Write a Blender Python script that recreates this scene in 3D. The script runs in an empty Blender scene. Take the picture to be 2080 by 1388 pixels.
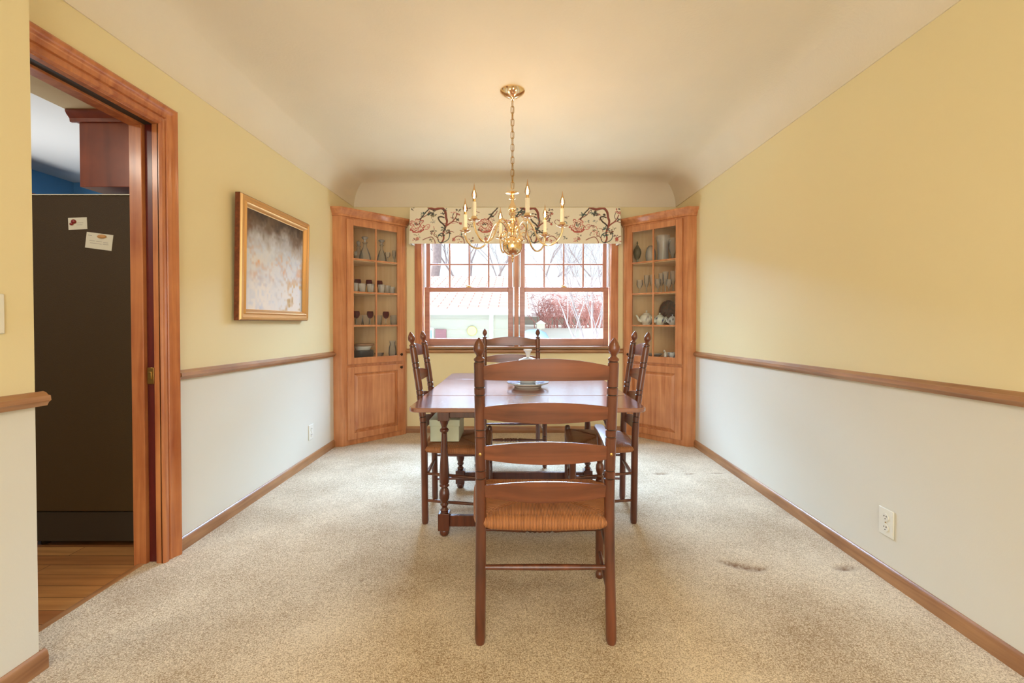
import bpy, bmesh, math, random
import numpy as np
from mathutils import Vector, Matrix
random.seed(7)
PI = math.pi
S = bpy.context.scene
COL = S.collection
H = 1.17; F = 900.0; CX = 1049.0; CY = 656.0
XL, XR, YB = -1.71, 1.675, 4.67
ZC, ZT, YR = 2.385, 2.63, -3.2

# ------------------------------------------------------------------ materials
def lin(c):
    return tuple((v/12.92 if v <= .04045 else ((v+.055)/1.055)**2.4) for v in [x/255 for x in c])
MATS = {}
def nodes(name):
    m = bpy.data.materials.new(name); m.use_nodes = True
    nt = m.node_tree; b = nt.nodes['Principled BSDF']; MATS[name] = m
    return m, nt, b
def mat(name, col, rough=.5, metal=0, spec=.5, coat=0, bump=None, vary=None, sheen=0):
    m, nt, b = nodes(name)
    c = lin(col)
    b.inputs['Base Color'].default_value = (*c, 1)
    b.inputs['Roughness'].default_value = rough
    b.inputs['Metallic'].default_value = metal
    b.inputs['Specular IOR Level'].default_value = spec
    b.inputs['Coat Weight'].default_value = coat
    b.inputs['Coat Roughness'].default_value = .08
    b.inputs['Sheen Weight'].default_value = sheen
    tc = nt.nodes.new('ShaderNodeTexCoord')
    if vary:
        scale, amt = vary
        n = nt.nodes.new('ShaderNodeTexNoise'); n.inputs['Scale'].default_value = scale; n.inputs['Detail'].default_value = 6
        r = nt.nodes.new('ShaderNodeMapRange'); r.inputs['From Min'].default_value = .3; r.inputs['From Max'].default_value = .7
        r.inputs['To Min'].default_value = 1-amt; r.inputs['To Max'].default_value = 1+amt
        h = nt.nodes.new('ShaderNodeHueSaturation'); h.inputs['Color'].default_value = (*c, 1)
        nt.links.new(tc.outputs['Object'], n.inputs['Vector']); nt.links.new(n.outputs['Fac'], r.inputs['Value'])
        nt.links.new(r.outputs['Result'], h.inputs['Value']); nt.links.new(h.outputs['Color'], b.inputs['Base Color'])
    if bump:
        scale, st, dist = bump
        n = nt.nodes.new('ShaderNodeTexNoise'); n.inputs['Scale'].default_value = scale; n.inputs['Detail'].default_value = 4
        bp = nt.nodes.new('ShaderNodeBump'); bp.inputs['Strength'].default_value = st; bp.inputs['Distance'].default_value = dist
        nt.links.new(tc.outputs['Object'], n.inputs['Vector']); nt.links.new(n.outputs['Fac'], bp.inputs['Height'])
        nt.links.new(bp.outputs['Normal'], b.inputs['Normal'])
    return m
def wood(name, c1, c2, axis='Z', rough=.35, coat=.3, grain=26, blotch=.35):
    """grain stretched along an axis, with softer blotches"""
    m, nt, b = nodes(name)
    tc = nt.nodes.new('ShaderNodeTexCoord'); mp = nt.nodes.new('ShaderNodeMapping')
    sc = {'X': (.06, 1, 1), 'Y': (1, .06, 1), 'Z': (1, 1, .06)}[axis]
    mp.inputs['Scale'].default_value = tuple(grain*v for v in sc)
    n = nt.nodes.new('ShaderNodeTexNoise'); n.inputs['Scale'].default_value = 1; n.inputs['Detail'].default_value = 8
    n.inputs['Distortion'].default_value = .8
    n2 = nt.nodes.new('ShaderNodeTexNoise'); n2.inputs['Scale'].default_value = 5; n2.inputs['Detail'].default_value = 3
    a = nt.nodes.new('ShaderNodeMix'); a.data_type = 'FLOAT'; a.inputs[0].default_value = blotch
    r = nt.nodes.new('ShaderNodeValToRGB')
    r.color_ramp.elements[0].position = .32; r.color_ramp.elements[0].color = (*lin(c1), 1)
    r.color_ramp.elements[1].position = .66; r.color_ramp.elements[1].color = (*lin(c2), 1)
    nt.links.new(tc.outputs['Object'], mp.inputs['Vector']); nt.links.new(mp.outputs['Vector'], n.inputs['Vector'])
    nt.links.new(tc.outputs['Object'], n2.inputs['Vector'])
    nt.links.new(n.outputs['Fac'], a.inputs[2]); nt.links.new(n2.outputs['Fac'], a.inputs[3])
    nt.links.new(a.outputs[0], r.inputs['Fac']); nt.links.new(r.outputs['Color'], b.inputs['Base Color'])
    b.inputs['Roughness'].default_value = rough; b.inputs['Coat Weight'].default_value = coat
    b.inputs['Coat Roughness'].default_value = .15
    bp = nt.nodes.new('ShaderNodeBump'); bp.inputs['Strength'].default_value = .08; bp.inputs['Distance'].default_value = .002
    nt.links.new(n.outputs['Fac'], bp.inputs['Height']); nt.links.new(bp.outputs['Normal'], b.inputs['Normal'])
    return m
def glassy(name, tint=(255, 255, 255), gl=.12, body=.0, bodycol=(235, 238, 235), rough=.03):
    """clear glass: passes light straight, reflects more at grazing angles, a little body"""
    m, nt, b = nodes(name)
    nt.nodes.remove(b); out = nt.nodes['Material Output']
    t = nt.nodes.new('ShaderNodeBsdfTransparent'); t.inputs['Color'].default_value = (*lin(tint), 1)
    g = nt.nodes.new('ShaderNodeBsdfGlossy'); g.inputs['Roughness'].default_value = rough
    lw = nt.nodes.new('ShaderNodeLayerWeight'); lw.inputs['Blend'].default_value = gl
    d = nt.nodes.new('ShaderNodeBsdfDiffuse'); d.inputs['Color'].default_value = (*lin(bodycol), 1)
    m0 = nt.nodes.new('ShaderNodeMixShader'); m0.inputs[0].default_value = body
    m1 = nt.nodes.new('ShaderNodeMixShader')
    nt.links.new(t.outputs[0], m0.inputs[1]); nt.links.new(d.outputs[0], m0.inputs[2])
    nt.links.new(lw.outputs['Fresnel'], m1.inputs[0]); nt.links.new(m0.outputs[0], m1.inputs[1]); nt.links.new(g.outputs[0], m1.inputs[2])
    nt.links.new(m1.outputs[0], out.inputs['Surface'])
    return m
def emit(name, col, st):
    m, nt, b = nodes(name)
    b.inputs['Base Color'].default_value = (*lin(col), 1)
    b.inputs['Emission Color'].default_value = (*lin(col), 1); b.inputs['Emission Strength'].default_value = st
    return m
def attr_mat(name, rough=.8, bump=None, coat=0):
    m, nt, b = nodes(name)
    a = nt.nodes.new('ShaderNodeAttribute'); a.attribute_name = 'Col'
    nt.links.new(a.outputs['Color'], b.inputs['Base Color']); b.inputs['Roughness'].default_value = rough
    b.inputs['Coat Weight'].default_value = coat; b.inputs['Coat Roughness'].default_value = .1
    if bump:
        tc = nt.nodes.new('ShaderNodeTexCoord'); n = nt.nodes.new('ShaderNodeTexNoise'); n.inputs['Scale'].default_value = bump[0]
        bp = nt.nodes.new('ShaderNodeBump'); bp.inputs['Strength'].default_value = bump[1]; bp.inputs['Distance'].default_value = .002
        nt.links.new(tc.outputs['Object'], n.inputs['Vector']); nt.links.new(n.outputs['Fac'], bp.inputs['Height'])
        nt.links.new(bp.outputs['Normal'], b.inputs['Normal'])
    return m

M_wall = mat('wall_paper_cream', (238, 222, 176), .6, spec=.35, bump=(160, .12, .002), vary=(1.6, .015))
def two_tone():
    m = mat('wall_paper_two_tone', (240, 225, 180), .5, spec=.4, bump=(160, .12, .002)); m.name = 'wall_paper_two_tone'
    nt = m.node_tree; b = nt.nodes['Principled BSDF']
    tc = nt.nodes.new('ShaderNodeTexCoord'); sp = nt.nodes.new('ShaderNodeSeparateXYZ'); g = nt.nodes.new('ShaderNodeMath'); g.operation = 'GREATER_THAN'
    ad = nt.nodes.new('ShaderNodeMath'); ad.operation = 'MULTIPLY_ADD'; ad.inputs[1].default_value = .0142; ad2 = nt.nodes.new('ShaderNodeMath'); ad2.operation = 'ADD'
    nt.links.new(tc.outputs['Object'], sp.inputs[0]); nt.links.new(sp.outputs[1], ad.inputs[0]); nt.links.new(sp.outputs[2], ad.inputs[2])
    nt.links.new(ad.outputs[0], g.inputs[0]); g.inputs[1].default_value = .938
    mx = nt.nodes.new('ShaderNodeMix'); mx.data_type = 'RGBA'; mx.inputs[6].default_value = (*lin((228, 223, 208)), 1); mx.inputs[7].default_value = (*lin((238, 222, 174)), 1)
    nt.links.new(g.outputs[0], mx.inputs[0]); nt.links.new(mx.outputs[2], b.inputs['Base Color'])
    return m
M_wall2 = two_tone()
M_ceil = mat('ceiling_plaster', (234, 222, 198), .9, spec=.15, bump=(70, .35, .004), vary=(2.2, .025))
M_cab = wood('cherry_cabinet', (178, 107, 63), (220, 154, 104), 'Z')
M_cab_in = wood('cherry_interior', (226, 188, 138), (240, 208, 162), 'Z', .5, .1)
M_trimY = wood('oak_trim_lengthwise', (136, 88, 52), (186, 136, 90), 'Y')
M_trimX = wood('oak_trim_across', (136, 88, 52), (186, 136, 90), 'X')
M_trimZ = wood('casing_upright', (160, 84, 46), (212, 138, 84), 'Z')
M_dark_edge = wood('mahogany_edge', (78, 18, 18), (104, 30, 26), 'Z', .4, .2)
M_win = wood('window_wood', (166, 104, 86), (200, 138, 114), 'Z', .3, .4)
M_winX = wood('window_wood_across', (166, 104, 86), (200, 138, 114), 'X', .3, .4)
M_chair = wood('chair_wood', (66, 31, 19), (122, 66, 40), 'Z', .28, .5)
def banded(name, zs):
    m = M_chair.copy(); m.name = name; nt = m.node_tree; b = nt.nodes['Principled BSDF']
    src = b.inputs['Base Color'].links[0].from_socket
    tc = nt.nodes.new('ShaderNodeTexCoord'); sp = nt.nodes.new('ShaderNodeSeparateXYZ'); nt.links.new(tc.outputs['Object'], sp.inputs[0])
    last = None
    for z in zs:
        c = nt.nodes.new('ShaderNodeMath'); c.operation = 'COMPARE'; c.inputs[1].default_value = z; c.inputs[2].default_value = .0019
        nt.links.new(sp.outputs[2], c.inputs[0])
        if last:
            a = nt.nodes.new('ShaderNodeMath'); a.operation = 'MAXIMUM'; nt.links.new(last, a.inputs[0]); nt.links.new(c.outputs[0], a.inputs[1]); last = a.outputs[0]
        else: last = c.outputs[0]
    mx = nt.nodes.new('ShaderNodeMix'); mx.data_type = 'RGBA'; mx.inputs[7].default_value = (.012,.006,.004,1)
    nt.links.new(last, mx.inputs[0]); nt.links.new(src, mx.inputs[6]); nt.links.new(mx.outputs[2], b.inputs['Base Color'])
    return m
M_post = banded('chair_post_wood_with_burnt_rings', (.931,.903,.774,.747,.62,.59,1.0235))
M_leg = banded('chair_leg_wood_with_burnt_rings', (.254,.228,.40))
M_slat = wood('chair_slat_wood', (86, 44, 27), (138, 78, 49), 'X', .28, .5)
M_table = wood('table_top_wood', (120, 66, 48), (156, 94, 66), 'X', .16, 1.0)
M_table.node_tree.nodes['Principled BSDF'].inputs['Coat IOR'].default_value = 1.75
M_table.node_tree.nodes['Principled BSDF'].inputs['Specular IOR Level'].default_value = .8
M_tleg = wood('table_leg_wood', (64, 28, 18), (108, 54, 34), 'Z', .25, .6)
M_kwood = wood('kitchen_cabinet_wood', (112, 48, 24), (160, 78, 44), 'Z', .35, .3, 14, .6)
M_brass = mat('polished_brass', (248, 222, 180), .14, 1)
M_brass_old = mat('aged_brass', (178, 142, 84), .3, 1)
M_gold = mat('gilt_frame', (222, 176, 116), .38, .6, bump=(60, .2, .002))
M_gold_dark = mat('gilt_frame_side', (120, 62, 34), .5, .2, bump=(90, .6, .003), vary=(60, .3))
M_white = mat('white_plastic', (238, 235, 222), .35)
M_vinyl = mat('white_jamb_liner', (236, 236, 238), .4)
M_slot = mat('dark_slot', (60, 52, 44), .6)
M_porc = mat('white_porcelain', (238, 238, 236), .12, coat=.6)
M_knob = mat('bronze_knob', (70, 56, 46), .3, .9)
M_fridge = mat('black_textured_enamel', (74, 56, 30), .55, spec=.3, bump=(260, .5, .002))
M_fridge_lo = mat('black_grille', (56, 42, 24), .8, bump=(200, .4, .002))
M_blue = mat('blue_kitchen_paint', (96, 156, 206), .8, vary=(3, .03))
M_kceil = mat('kitchen_ceiling', (226, 226, 222), .9)
M_ksoff = mat('kitchen_soffit', (218, 200, 158), .9)
M_paper = mat('note_paper', (240, 236, 220), .8)
M_ink = mat('faded_ink', (170, 160, 160), .8)
M_redmag = mat('red_magnet', (150, 40, 34), .4)
M_ormag = mat('tan_magnet', (214, 158, 96), .4)
M_glass = glassy('window_glass', (255, 255, 255), .015)
M_cabglass = glassy('cabinet_glass', (253, 253, 251), .05, .02, (225, 225, 220))
M_crystal = glassy('clear_crystal', (250, 250, 247), .24, .16, (250, 250, 250), .08)
M_cut = glassy('cut_crystal', (246, 246, 243), .4, .30, (252, 252, 255), .12)
M_ruby = glassy('ruby_glass', (150, 44, 44), .2, .35, (120, 34, 34), .05)
M_bulb = glassy('candle_bulb_glass', (255, 234, 210), .12, .0)
M_fil = emit('glowing_filament', (255, 214, 150), 40)
M_candle = mat('candle_sleeve_ivory', (240, 226, 196), .5)
M_box = mat('pale_green_card', (222, 226, 196), .7, vary=(14, .03))
M_pan = mat('dark_enamel_ware', (70, 66, 66), .3, coat=.3)

# carpet
def carpet():
    m, nt, b = nodes('cream_cut_pile_carpet')
    tc = nt.nodes.new('ShaderNodeTexCoord')
    n1 = nt.nodes.new('ShaderNodeTexNoise'); n1.inputs['Scale'].default_value = 230; n1.inputs['Detail'].default_value = 3
    n2 = nt.nodes.new('ShaderNodeTexNoise'); n2.inputs['Scale'].default_value = 2.2; n2.inputs['Detail'].default_value = 5
    n4 = nt.nodes.new('ShaderNodeTexNoise'); n4.inputs['Scale'].default_value = 60; n4.inputs['Detail'].default_value = 2
    r = nt.nodes.new('ShaderNodeValToRGB')
    r.color_ramp.elements[0].position = .38; r.color_ramp.elements[0].color = (*lin((152, 124, 88)), 1)
    r.color_ramp.elements[1].position = .60; r.color_ramp.elements[1].color = (*lin((236, 220, 192)), 1)
    mx = nt.nodes.new('ShaderNodeMix'); mx.data_type = 'FLOAT'; mx.inputs[0].default_value = .3
    mx2 = nt.nodes.new('ShaderNodeMix'); mx2.data_type = 'FLOAT'; mx2.inputs[0].default_value = .1
    for n in (n1, n2, n4): nt.links.new(tc.outputs['Object'], n.inputs['Vector'])
    nt.links.new(n1.outputs['Fac'], mx.inputs[2]); nt.links.new(n2.outputs['Fac'], mx.inputs[3])
    nt.links.new(mx.outputs[0], mx2.inputs[2]); nt.links.new(n4.outputs['Fac'], mx2.inputs[3])
    nt.links.new(mx2.outputs[0], r.inputs['Fac'])
    # crushed marks left by furniture feet (colour attribute on the mesh)
    a = nt.nodes.new('ShaderNodeAttribute'); a.attribute_name = 'Mark'
    dk = nt.nodes.new('ShaderNodeMix'); dk.data_type = 'RGBA'; dk.inputs[7].default_value = (*lin((120, 80, 42)), 1)
    nt.links.new(a.outputs['Fac'], dk.inputs[0]); nt.links.new(r.outputs['Color'], dk.inputs[6])
    nt.links.new(dk.outputs[2], b.inputs['Base Color'])
    b.inputs['Roughness'].default_value = .95; b.inputs['Specular IOR Level'].default_value = .15; b.inputs['Sheen Weight'].default_value = .25
    bp = nt.nodes.new('ShaderNodeBump'); bp.inputs['Strength'].default_value = .55; bp.inputs['Distance'].default_value = .006
    nt.links.new(mx2.outputs[0], bp.inputs['Height']); nt.links.new(bp.outputs['Normal'], b.inputs['Normal'])
    return m
M_carpet = carpet()
def planks():
    m, nt, b = nodes('kitchen_plank_floor')
    tc = nt.nodes.new('ShaderNodeTexCoord')
    br = nt.nodes.new('ShaderNodeTexBrick'); br.inputs['Scale'].default_value = 1
    br.inputs['Brick Width'].default_value = .9; br.inputs['Row Height'].default_value = .085; br.inputs['Mortar Size'].default_value = .0015
    br.inputs['Color1'].default_value = (*lin((214, 158, 98)), 1); br.inputs['Color2'].default_value = (*lin((176, 116, 68)), 1)
    br.inputs['Mortar'].default_value = (*lin((84, 48, 28)), 1)
    mp = nt.nodes.new('ShaderNodeMapping'); mp.inputs['Scale'].default_value = (2, 34, 20)
    n = nt.nodes.new('ShaderNodeTexNoise'); n.inputs['Scale'].default_value = 1; n.inputs['Detail'].default_value = 6
    mx = nt.nodes.new('ShaderNodeMix'); mx.data_type = 'RGBA'; mx.blend_type = 'MULTIPLY'; mx.inputs[0].default_value = .5
    r = nt.nodes.new('ShaderNodeValToRGB'); r.color_ramp.elements[0].color = (.4, .3, .2, 1); r.color_ramp.elements[0].position = .3
    r.color_ramp.elements[1].position = .6
    nt.links.new(tc.outputs['Object'], br.inputs['Vector']); nt.links.new(tc.outputs['Object'], mp.inputs['Vector'])
    nt.links.new(mp.outputs['Vector'], n.inputs['Vector']); nt.links.new(n.outputs['Fac'], r.inputs['Fac'])
    nt.links.new(br.outputs['Color'], mx.inputs[6]); nt.links.new(r.outputs['Color'], mx.inputs[7]); nt.links.new(mx.outputs[2], b.inputs['Base Color'])
    b.inputs['Roughness'].default_value = .35
    return m
M_plank = planks()
def rush():
    m, nt, b = nodes('woven_rush')
    uv = nt.nodes.new('ShaderNodeUVMap'); uv.uv_map = 'UVMap'
    w = nt.nodes.new('ShaderNodeTexWave'); w.inputs['Scale'].default_value = 58; w.inputs['Distortion'].default_value = 1.2; w.inputs['Detail'].default_value = 2
    w.inputs['Detail Scale'].default_value = 2
    n = nt.nodes.new('ShaderNodeTexNoise'); n.inputs['Scale'].default_value = 30; n.inputs['Detail'].default_value = 4
    r = nt.nodes.new('ShaderNodeValToRGB')
    r.color_ramp.elements[0].position = .05; r.color_ramp.elements[0].color = (*lin((84, 42, 20)), 1)
    r.color_ramp.elements[1].position = .7; r.color_ramp.elements[1].color = (*lin((208, 138, 88)), 1)
    mx = nt.nodes.new('ShaderNodeMix'); mx.data_type = 'FLOAT'; mx.inputs[0].default_value = .45
    nt.links.new(uv.outputs[0], w.inputs['Vector']); nt.links.new(uv.outputs[0], n.inputs['Vector'])
    nt.links.new(w.outputs['Fac'], mx.inputs[2]); nt.links.new(n.outputs['Fac'], mx.inputs[3])
    nt.links.new(mx.outputs[0], r.inputs['Fac']); nt.links.new(r.outputs['Color'], b.inputs['Base Color'])
    bp = nt.nodes.new('ShaderNodeBump'); bp.inputs['Strength'].default_value = .8; bp.inputs['Distance'].default_value = .003
    nt.links.new(w.outputs['Fac'], bp.inputs['Height']); nt.links.new(bp.outputs['Normal'], b.inputs['Normal'])
    b.inputs['Roughness'].default_value = .42
    return m
M_rush = rush()
def shingles():
    m, nt, b = nodes('pink_shingles')
    tc = nt.nodes.new('ShaderNodeTexCoord')
    br = nt.nodes.new('ShaderNodeTexBrick'); br.inputs['Scale'].default_value = 1; br.inputs['Brick Width'].default_value = .45
    br.inputs['Row Height'].default_value = .16; br.inputs['Mortar Size'].default_value = .012
    br.inputs['Color1'].default_value = (*lin((240, 214, 204)), 1); br.inputs['Color2'].default_value = (*lin((232, 196, 184)), 1)
    br.inputs['Mortar'].default_value = (*lin((186, 136, 124)), 1)
    nt.links.new(tc.outputs['Object'], br.inputs['Vector']); nt.links.new(br.outputs['Color'], b.inputs['Base Color'])
    b.inputs['Roughness'].default_value = .9
    return m
M_roof = shingles()
M_siding = mat('pale_siding', (192, 184, 172), .8)
M_fascia = mat('white_fascia', (246, 246, 236), .6)
M_shutter = mat('dull_red_shutter', (170, 118, 124), .7)
M_yellow = mat('yellow_disc', (236, 226, 150), .6)
M_bark = mat('grey_bark', (176, 160, 158), .9, vary=(12, .15))
M_bark2 = mat('pale_bark', (168, 150, 150), .9, vary=(12, .1))
M_bushm = mat('russet_twigs', (214, 156, 148), .9, vary=(3, .25))
M_snow = mat('bright_lawn', (244, 240, 226), .9, vary=(1, .04))
M_cover = mat('blue_cover', (150, 176, 204), .6)
M_birch = mat('bird_house_wood', (224, 214, 196), .8)
M_valance = attr_mat('floral_print_cloth', .85, (300, .15))
M_canvas = attr_mat('oil_paint', .45, (120, .25), .15)
M_lining = mat('white_lining', (244, 240, 232), .8)

# ------------------------------------------------------------------ mesh builder
class MB:
    def __init__(s): s.v = []; s.f = []; s.uv = {}
    def add(s, vs, fs):
        o = len(s.v); s.v += [tuple(v) for v in vs]; s.f += [tuple(i+o for i in f) for f in fs]; return o
    def box(s, x0, x1, y0, y1, z0, z1):
        s.add([(x0,y0,z0),(x1,y0,z0),(x1,y1,z0),(x0,y1,z0),(x0,y0,z1),(x1,y0,z1),(x1,y1,z1),(x0,y1,z1)],
              [(0,3,2,1),(4,5,6,7),(0,1,5,4),(1,2,6,5),(2,3,7,6),(3,0,4,7)]); return s
    def obox(s, o, ax, ay, az, a0, a1, b0, b1, c0, c1):
        o = Vector(o); ax = Vector(ax); ay = Vector(ay); az = Vector(az)
        P = [o+ax*a+ay*b+az*c for c in (c0,c1) for (a,b) in ((a0,b0),(a1,b0),(a1,b1),(a0,b1))]
        s.add(P, [(0,3,2,1),(4,5,6,7),(0,1,5,4),(1,2,6,5),(2,3,7,6),(3,0,4,7)]); return s
    def tube(s, pts, rad, n=10, cap=True, closed=False):
        pts = [Vector(p) for p in pts]; N = len(pts)
        if not hasattr(rad, '__len__'): rad = [rad]*N
        rings = []; up = None
        for i, p in enumerate(pts):
            if closed: t = pts[(i+1) % N]-pts[i-1]
            else: t = pts[min(i+1, N-1)]-pts[max(i-1, 0)]
            if t.length < 1e-9: t = Vector((0,0,1))
            t.normalize()
            if up is None:
                up = Vector((1,0,0)) if abs(t.x) < .8 else Vector((0,1,0))
            u = (up - t*up.dot(t)).normalized(); w = t.cross(u); up = u
            rings.append([p+(u*math.cos(2*PI*k/n)+w*math.sin(2*PI*k/n))*rad[i] for k in range(n)])
        vs = [q for r in rings for q in r]; fs = []
        for i in range(N if closed else N-1):
            j = (i+1) % N
            for k in range(n): fs.append((i*n+k, i*n+(k+1) % n, j*n+(k+1) % n, j*n+k))
        if cap and not closed: fs += [tuple(range(n))[::-1], tuple((N-1)*n+k for k in range(n))]
        s.add(vs, fs); return s
    def lathe(s, prof, c=(0,0,0), n=20, sx=1, sy=1, top=True):
        vs = []; fs = []; N = len(prof)
        for r, z in prof:
            for k in range(n): vs.append((c[0]+max(r,.0002)*sx*math.cos(2*PI*k/n), c[1]+max(r,.0002)*sy*math.sin(2*PI*k/n), c[2]+z))
        for i in range(N-1):
            for k in range(n): fs.append((i*n+k, i*n+(k+1) % n, (i+1)*n+(k+1) % n, (i+1)*n+k))
        fs += [tuple(range(n))[::-1]]+([tuple((N-1)*n+k for k in range(n))] if top else [])
        s.add(vs, fs); return s
    def prism(s, poly, z0, z1):
        n = len(poly)
        s.add([(x,y,z0) for x,y in poly]+[(x,y,z1) for x,y in poly],
              [tuple(range(n))[::-1], tuple(range(n, 2*n))]+[(i,(i+1) % n, n+(i+1) % n, n+i) for i in range(n)]); return s
    def extrude(s, prof, P0, P1, out, up=(0,0,1)):
        """profile (out,up) swept straight from P0 to P1"""
        P0 = Vector(P0); P1 = Vector(P1); out = Vector(out); up = Vector(up); n = len(prof)
        s.add([P0+out*a+up*b for a,b in prof]+[P1+out*a+up*b for a,b in prof],
              [tuple(range(n))[::-1], tuple(range(n,2*n))]+[(i,(i+1) % n,n+(i+1) % n,n+i) for i in range(n)]); return s
    def sphere(s, c, r, n=14, m=10, sc=(1,1,1)):
        prof = [(math.sin(PI*i/m)*r, -math.cos(PI*i/m)*r*sc[2]) for i in range(m+1)]
        return s.lathe(prof, c, n, sc[0], sc[1])
    def build(s, name, mt, parent=None, smooth=35, bevel=0, loc=None, uv=None):
        vs = [Vector(v) for v in s.v]
        base = BASE.get(parent.name) if parent else None
        if base: inv = base.inverted(); vs = [inv @ v for v in vs]
        if loc is not None:
            L = Vector(loc); vs = [v-L for v in vs]
        me = bpy.data.meshes.new(name); me.from_pydata(vs, [], s.f)
        bm = bmesh.new(); bm.from_mesh(me); bmesh.ops.recalc_face_normals(bm, faces=bm.faces); bm.to_mesh(me); bm.free()
        if smooth:
            me.shade_smooth(); me.set_sharp_from_angle(angle=math.radians(smooth))
        me.materials.append(mt)
        o = bpy.data.objects.new(name, me); COL.objects.link(o)
        if loc is not None: o.location = loc
        if parent:
            o.parent = parent
            if base: BASE[o.name] = base
        if bevel:
            md = o.modifiers.new('bevel', 'BEVEL'); md.width = bevel; md.segments = 2; md.limit_method = 'ANGLE'; md.angle_limit = math.radians(40)
        return o
BASE = {}
def tag(o, label=None, cat=None, group=None, kind=None):
    if label: o['label'] = label
    if cat: o['category'] = cat
    if group: o['group'] = group
    if kind: o['kind'] = kind
    return o
def thing(name, label, cat, loc=(0,0,0), rotz=0, group=None, kind=None):
    o = bpy.data.objects.new(name, None); COL.objects.link(o); o.empty_display_size = .1
    o.location = loc; o.rotation_euler = (0,0,rotz)
    BASE[o.name] = Matrix.Translation(Vector(loc)) @ Matrix.Rotation(rotz, 4, 'Z')
    return tag(o, label, cat, group, kind)
def struct(name, mb, m, label, cat, bevel=0, smooth=35):
    return tag(mb.build(name, m, None, smooth, bevel), label, cat, None, 'structure')
def copy_tree(o, parent=None):
    c = o.copy(); COL.objects.link(c)
    if parent: c.parent = parent
    for ch in list(o.children): copy_tree(ch, c)
    return c
def px(x, y, D):
    return Vector(((x-CX)*D/F, D, H-(y-CY)*D/F))

# ------------------------------------------------------------------ shell
# carpet grid with crushed dents
def build_carpet():
    X0, X1, Y0, Y1 = -1.79, XR, YR, YB
    marks = [(1.06,2.10,.10,.030,-.5),(1.14,2.075,.05,.018,.1),(1.555,2.08,.06,.026,.1),(1.11,3.39,.06,.022,0),(1.54,3.40,.055,.014,0),(1.33,3.385,.05,.012,.2),(-.70,1.98,.014,.012,0)]
    nx, ny = 340, 540
    xs = np.linspace(X0, X1, nx); ys = YR+(Y1-YR)*(np.linspace(0,1,ny))
    XX, YY = np.meshgrid(xs, ys); mk = np.zeros_like(XX)
    rng = np.random.default_rng(3)
    for cx, cy, a, b, t in marks:
        dx = (XX-cx)*math.cos(t)+(YY-cy)*math.sin(t); dy = -(XX-cx)*math.sin(t)+(YY-cy)*math.cos(t)
        d = np.sqrt((dx/a)**2+(dy/b)**2)
        mk = np.maximum(mk, np.clip(1.25-d, 0, 1)*rng.uniform(.35, 1, XX.shape))
    Z = .010-.010*mk
    me = bpy.data.meshes.new('floor')
    vs = np.stack([XX, YY, Z], -1).reshape(-1, 3)
    i = np.arange((ny-1)*(nx-1)); r = i//(nx-1); c = i % (nx-1); a = r*nx+c
    me.from_pydata(vs.tolist(), [], np.stack([a, a+1, a+nx+1, a+nx], -1).tolist())
    at = me.attributes.new('Mark', 'FLOAT', 'POINT'); at.data.foreach_set('value', (np.clip(mk*1.15,0,1)).reshape(-1).astype(np.float32))
    me.shade_smooth(); me.materials.append(M_carpet)
    o = bpy.data.objects.new('floor', me); COL.objects.link(o)
    tag(o, 'cream cut pile carpet with crushed dents along the right wall', 'carpet', None, 'structure')
build_carpet()
struct('floor_kitchen', MB().box(-4.04, -1.79, -.1, 4.06, -.03, .0), M_plank, 'wooden plank kitchen floor beyond the doorway', 'floor')
struct('trim_1', MB().extrude([(0,0),(.05,0),(.045,.008),(.025,.013),(.004,.010)], (-1.825,1.0,0), (-1.825,2.118,0), (1,0,0)), M_trimY, 'narrow wooden threshold strip between carpet and kitchen planks', 'threshold')

# back wall with window opening
WX, WZ0, WZ1 = .995, .925, 2.10
b = MB(); Y0, Y1 = YB, YB+.16
b.box(XL-.12, -WX, Y0, Y1, 0, 2.7).box(WX, XR+.12, Y0, Y1, 0, 2.7).box(-WX, WX, Y0, Y1, 0, WZ0).box(-WX, WX, Y0, Y1, WZ1, 2.7)
struct('wall_back', b, M_wall, 'cream back wall around the twin window', 'wall')
struct('wall_right', MB().box(XR, XR+.12, YR, YB, 0, 2.7), M_wall2, 'long plain cream wall on the right', 'wall')
b = MB(); D0, D1, DZ = 1.22, 2.12, 2.12
b.box(-1.825, XL, D1+.06, YB, 0, 2.7).box(-1.825, XL, YR, D0, 0, 2.7).box(-1.825, XL, D0, D1+.06, DZ, 2.7)
struct('wall_left', b, M_wall2, 'cream left wall with the kitchen doorway', 'wall')
struct('wall_front_left', MB().box(XL+.0005, -1.59, YR, 1.46, 0, 2.7), M_wall2, 'cream wall end in the near left corner', 'wall')
b = MB()
b.box(XL-.12, XR+.12, YR-.12, YR, 2.3, 2.7).box(XL-.12, XR+.12, YR-.12, YR, 0, .1).box(XL-.12, -1.4, YR-.12, YR, .1, 2.3).box(1.4, XR+.12, YR-.12, YR, .1, 2.3)  # unseen wall; its wide opening is added to let light in
struct('wall_rear', b, M_wall, 'wall behind the viewer with a wide opening added to let in light', 'wall')
# coved ceiling
b = MB(); R = ZT-ZC; K = 14; rings = []
def rect(t, z): return [(XL+t,YR,z),(XR-t,YR,z),(XR-t,YB-t,z),(XL+t,YB-t,z)]
vs = []
vs += rect(.0, ZC); vs += rect(.006, ZC)
for k in range(K+1):
    a = PI/2*k/K; vs += rect(.006+(R-.006)*(1-math.cos(a)), ZC+R*math.sin(a))
n = len(vs)//4; fs = []
for i in range(n-1):
    for j in range(4):
        if j == 0: continue
        fs.append((i*4+j, i*4+(j+1) % 4, (i+1)*4+(j+1) % 4, (i+1)*4+j))
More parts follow.
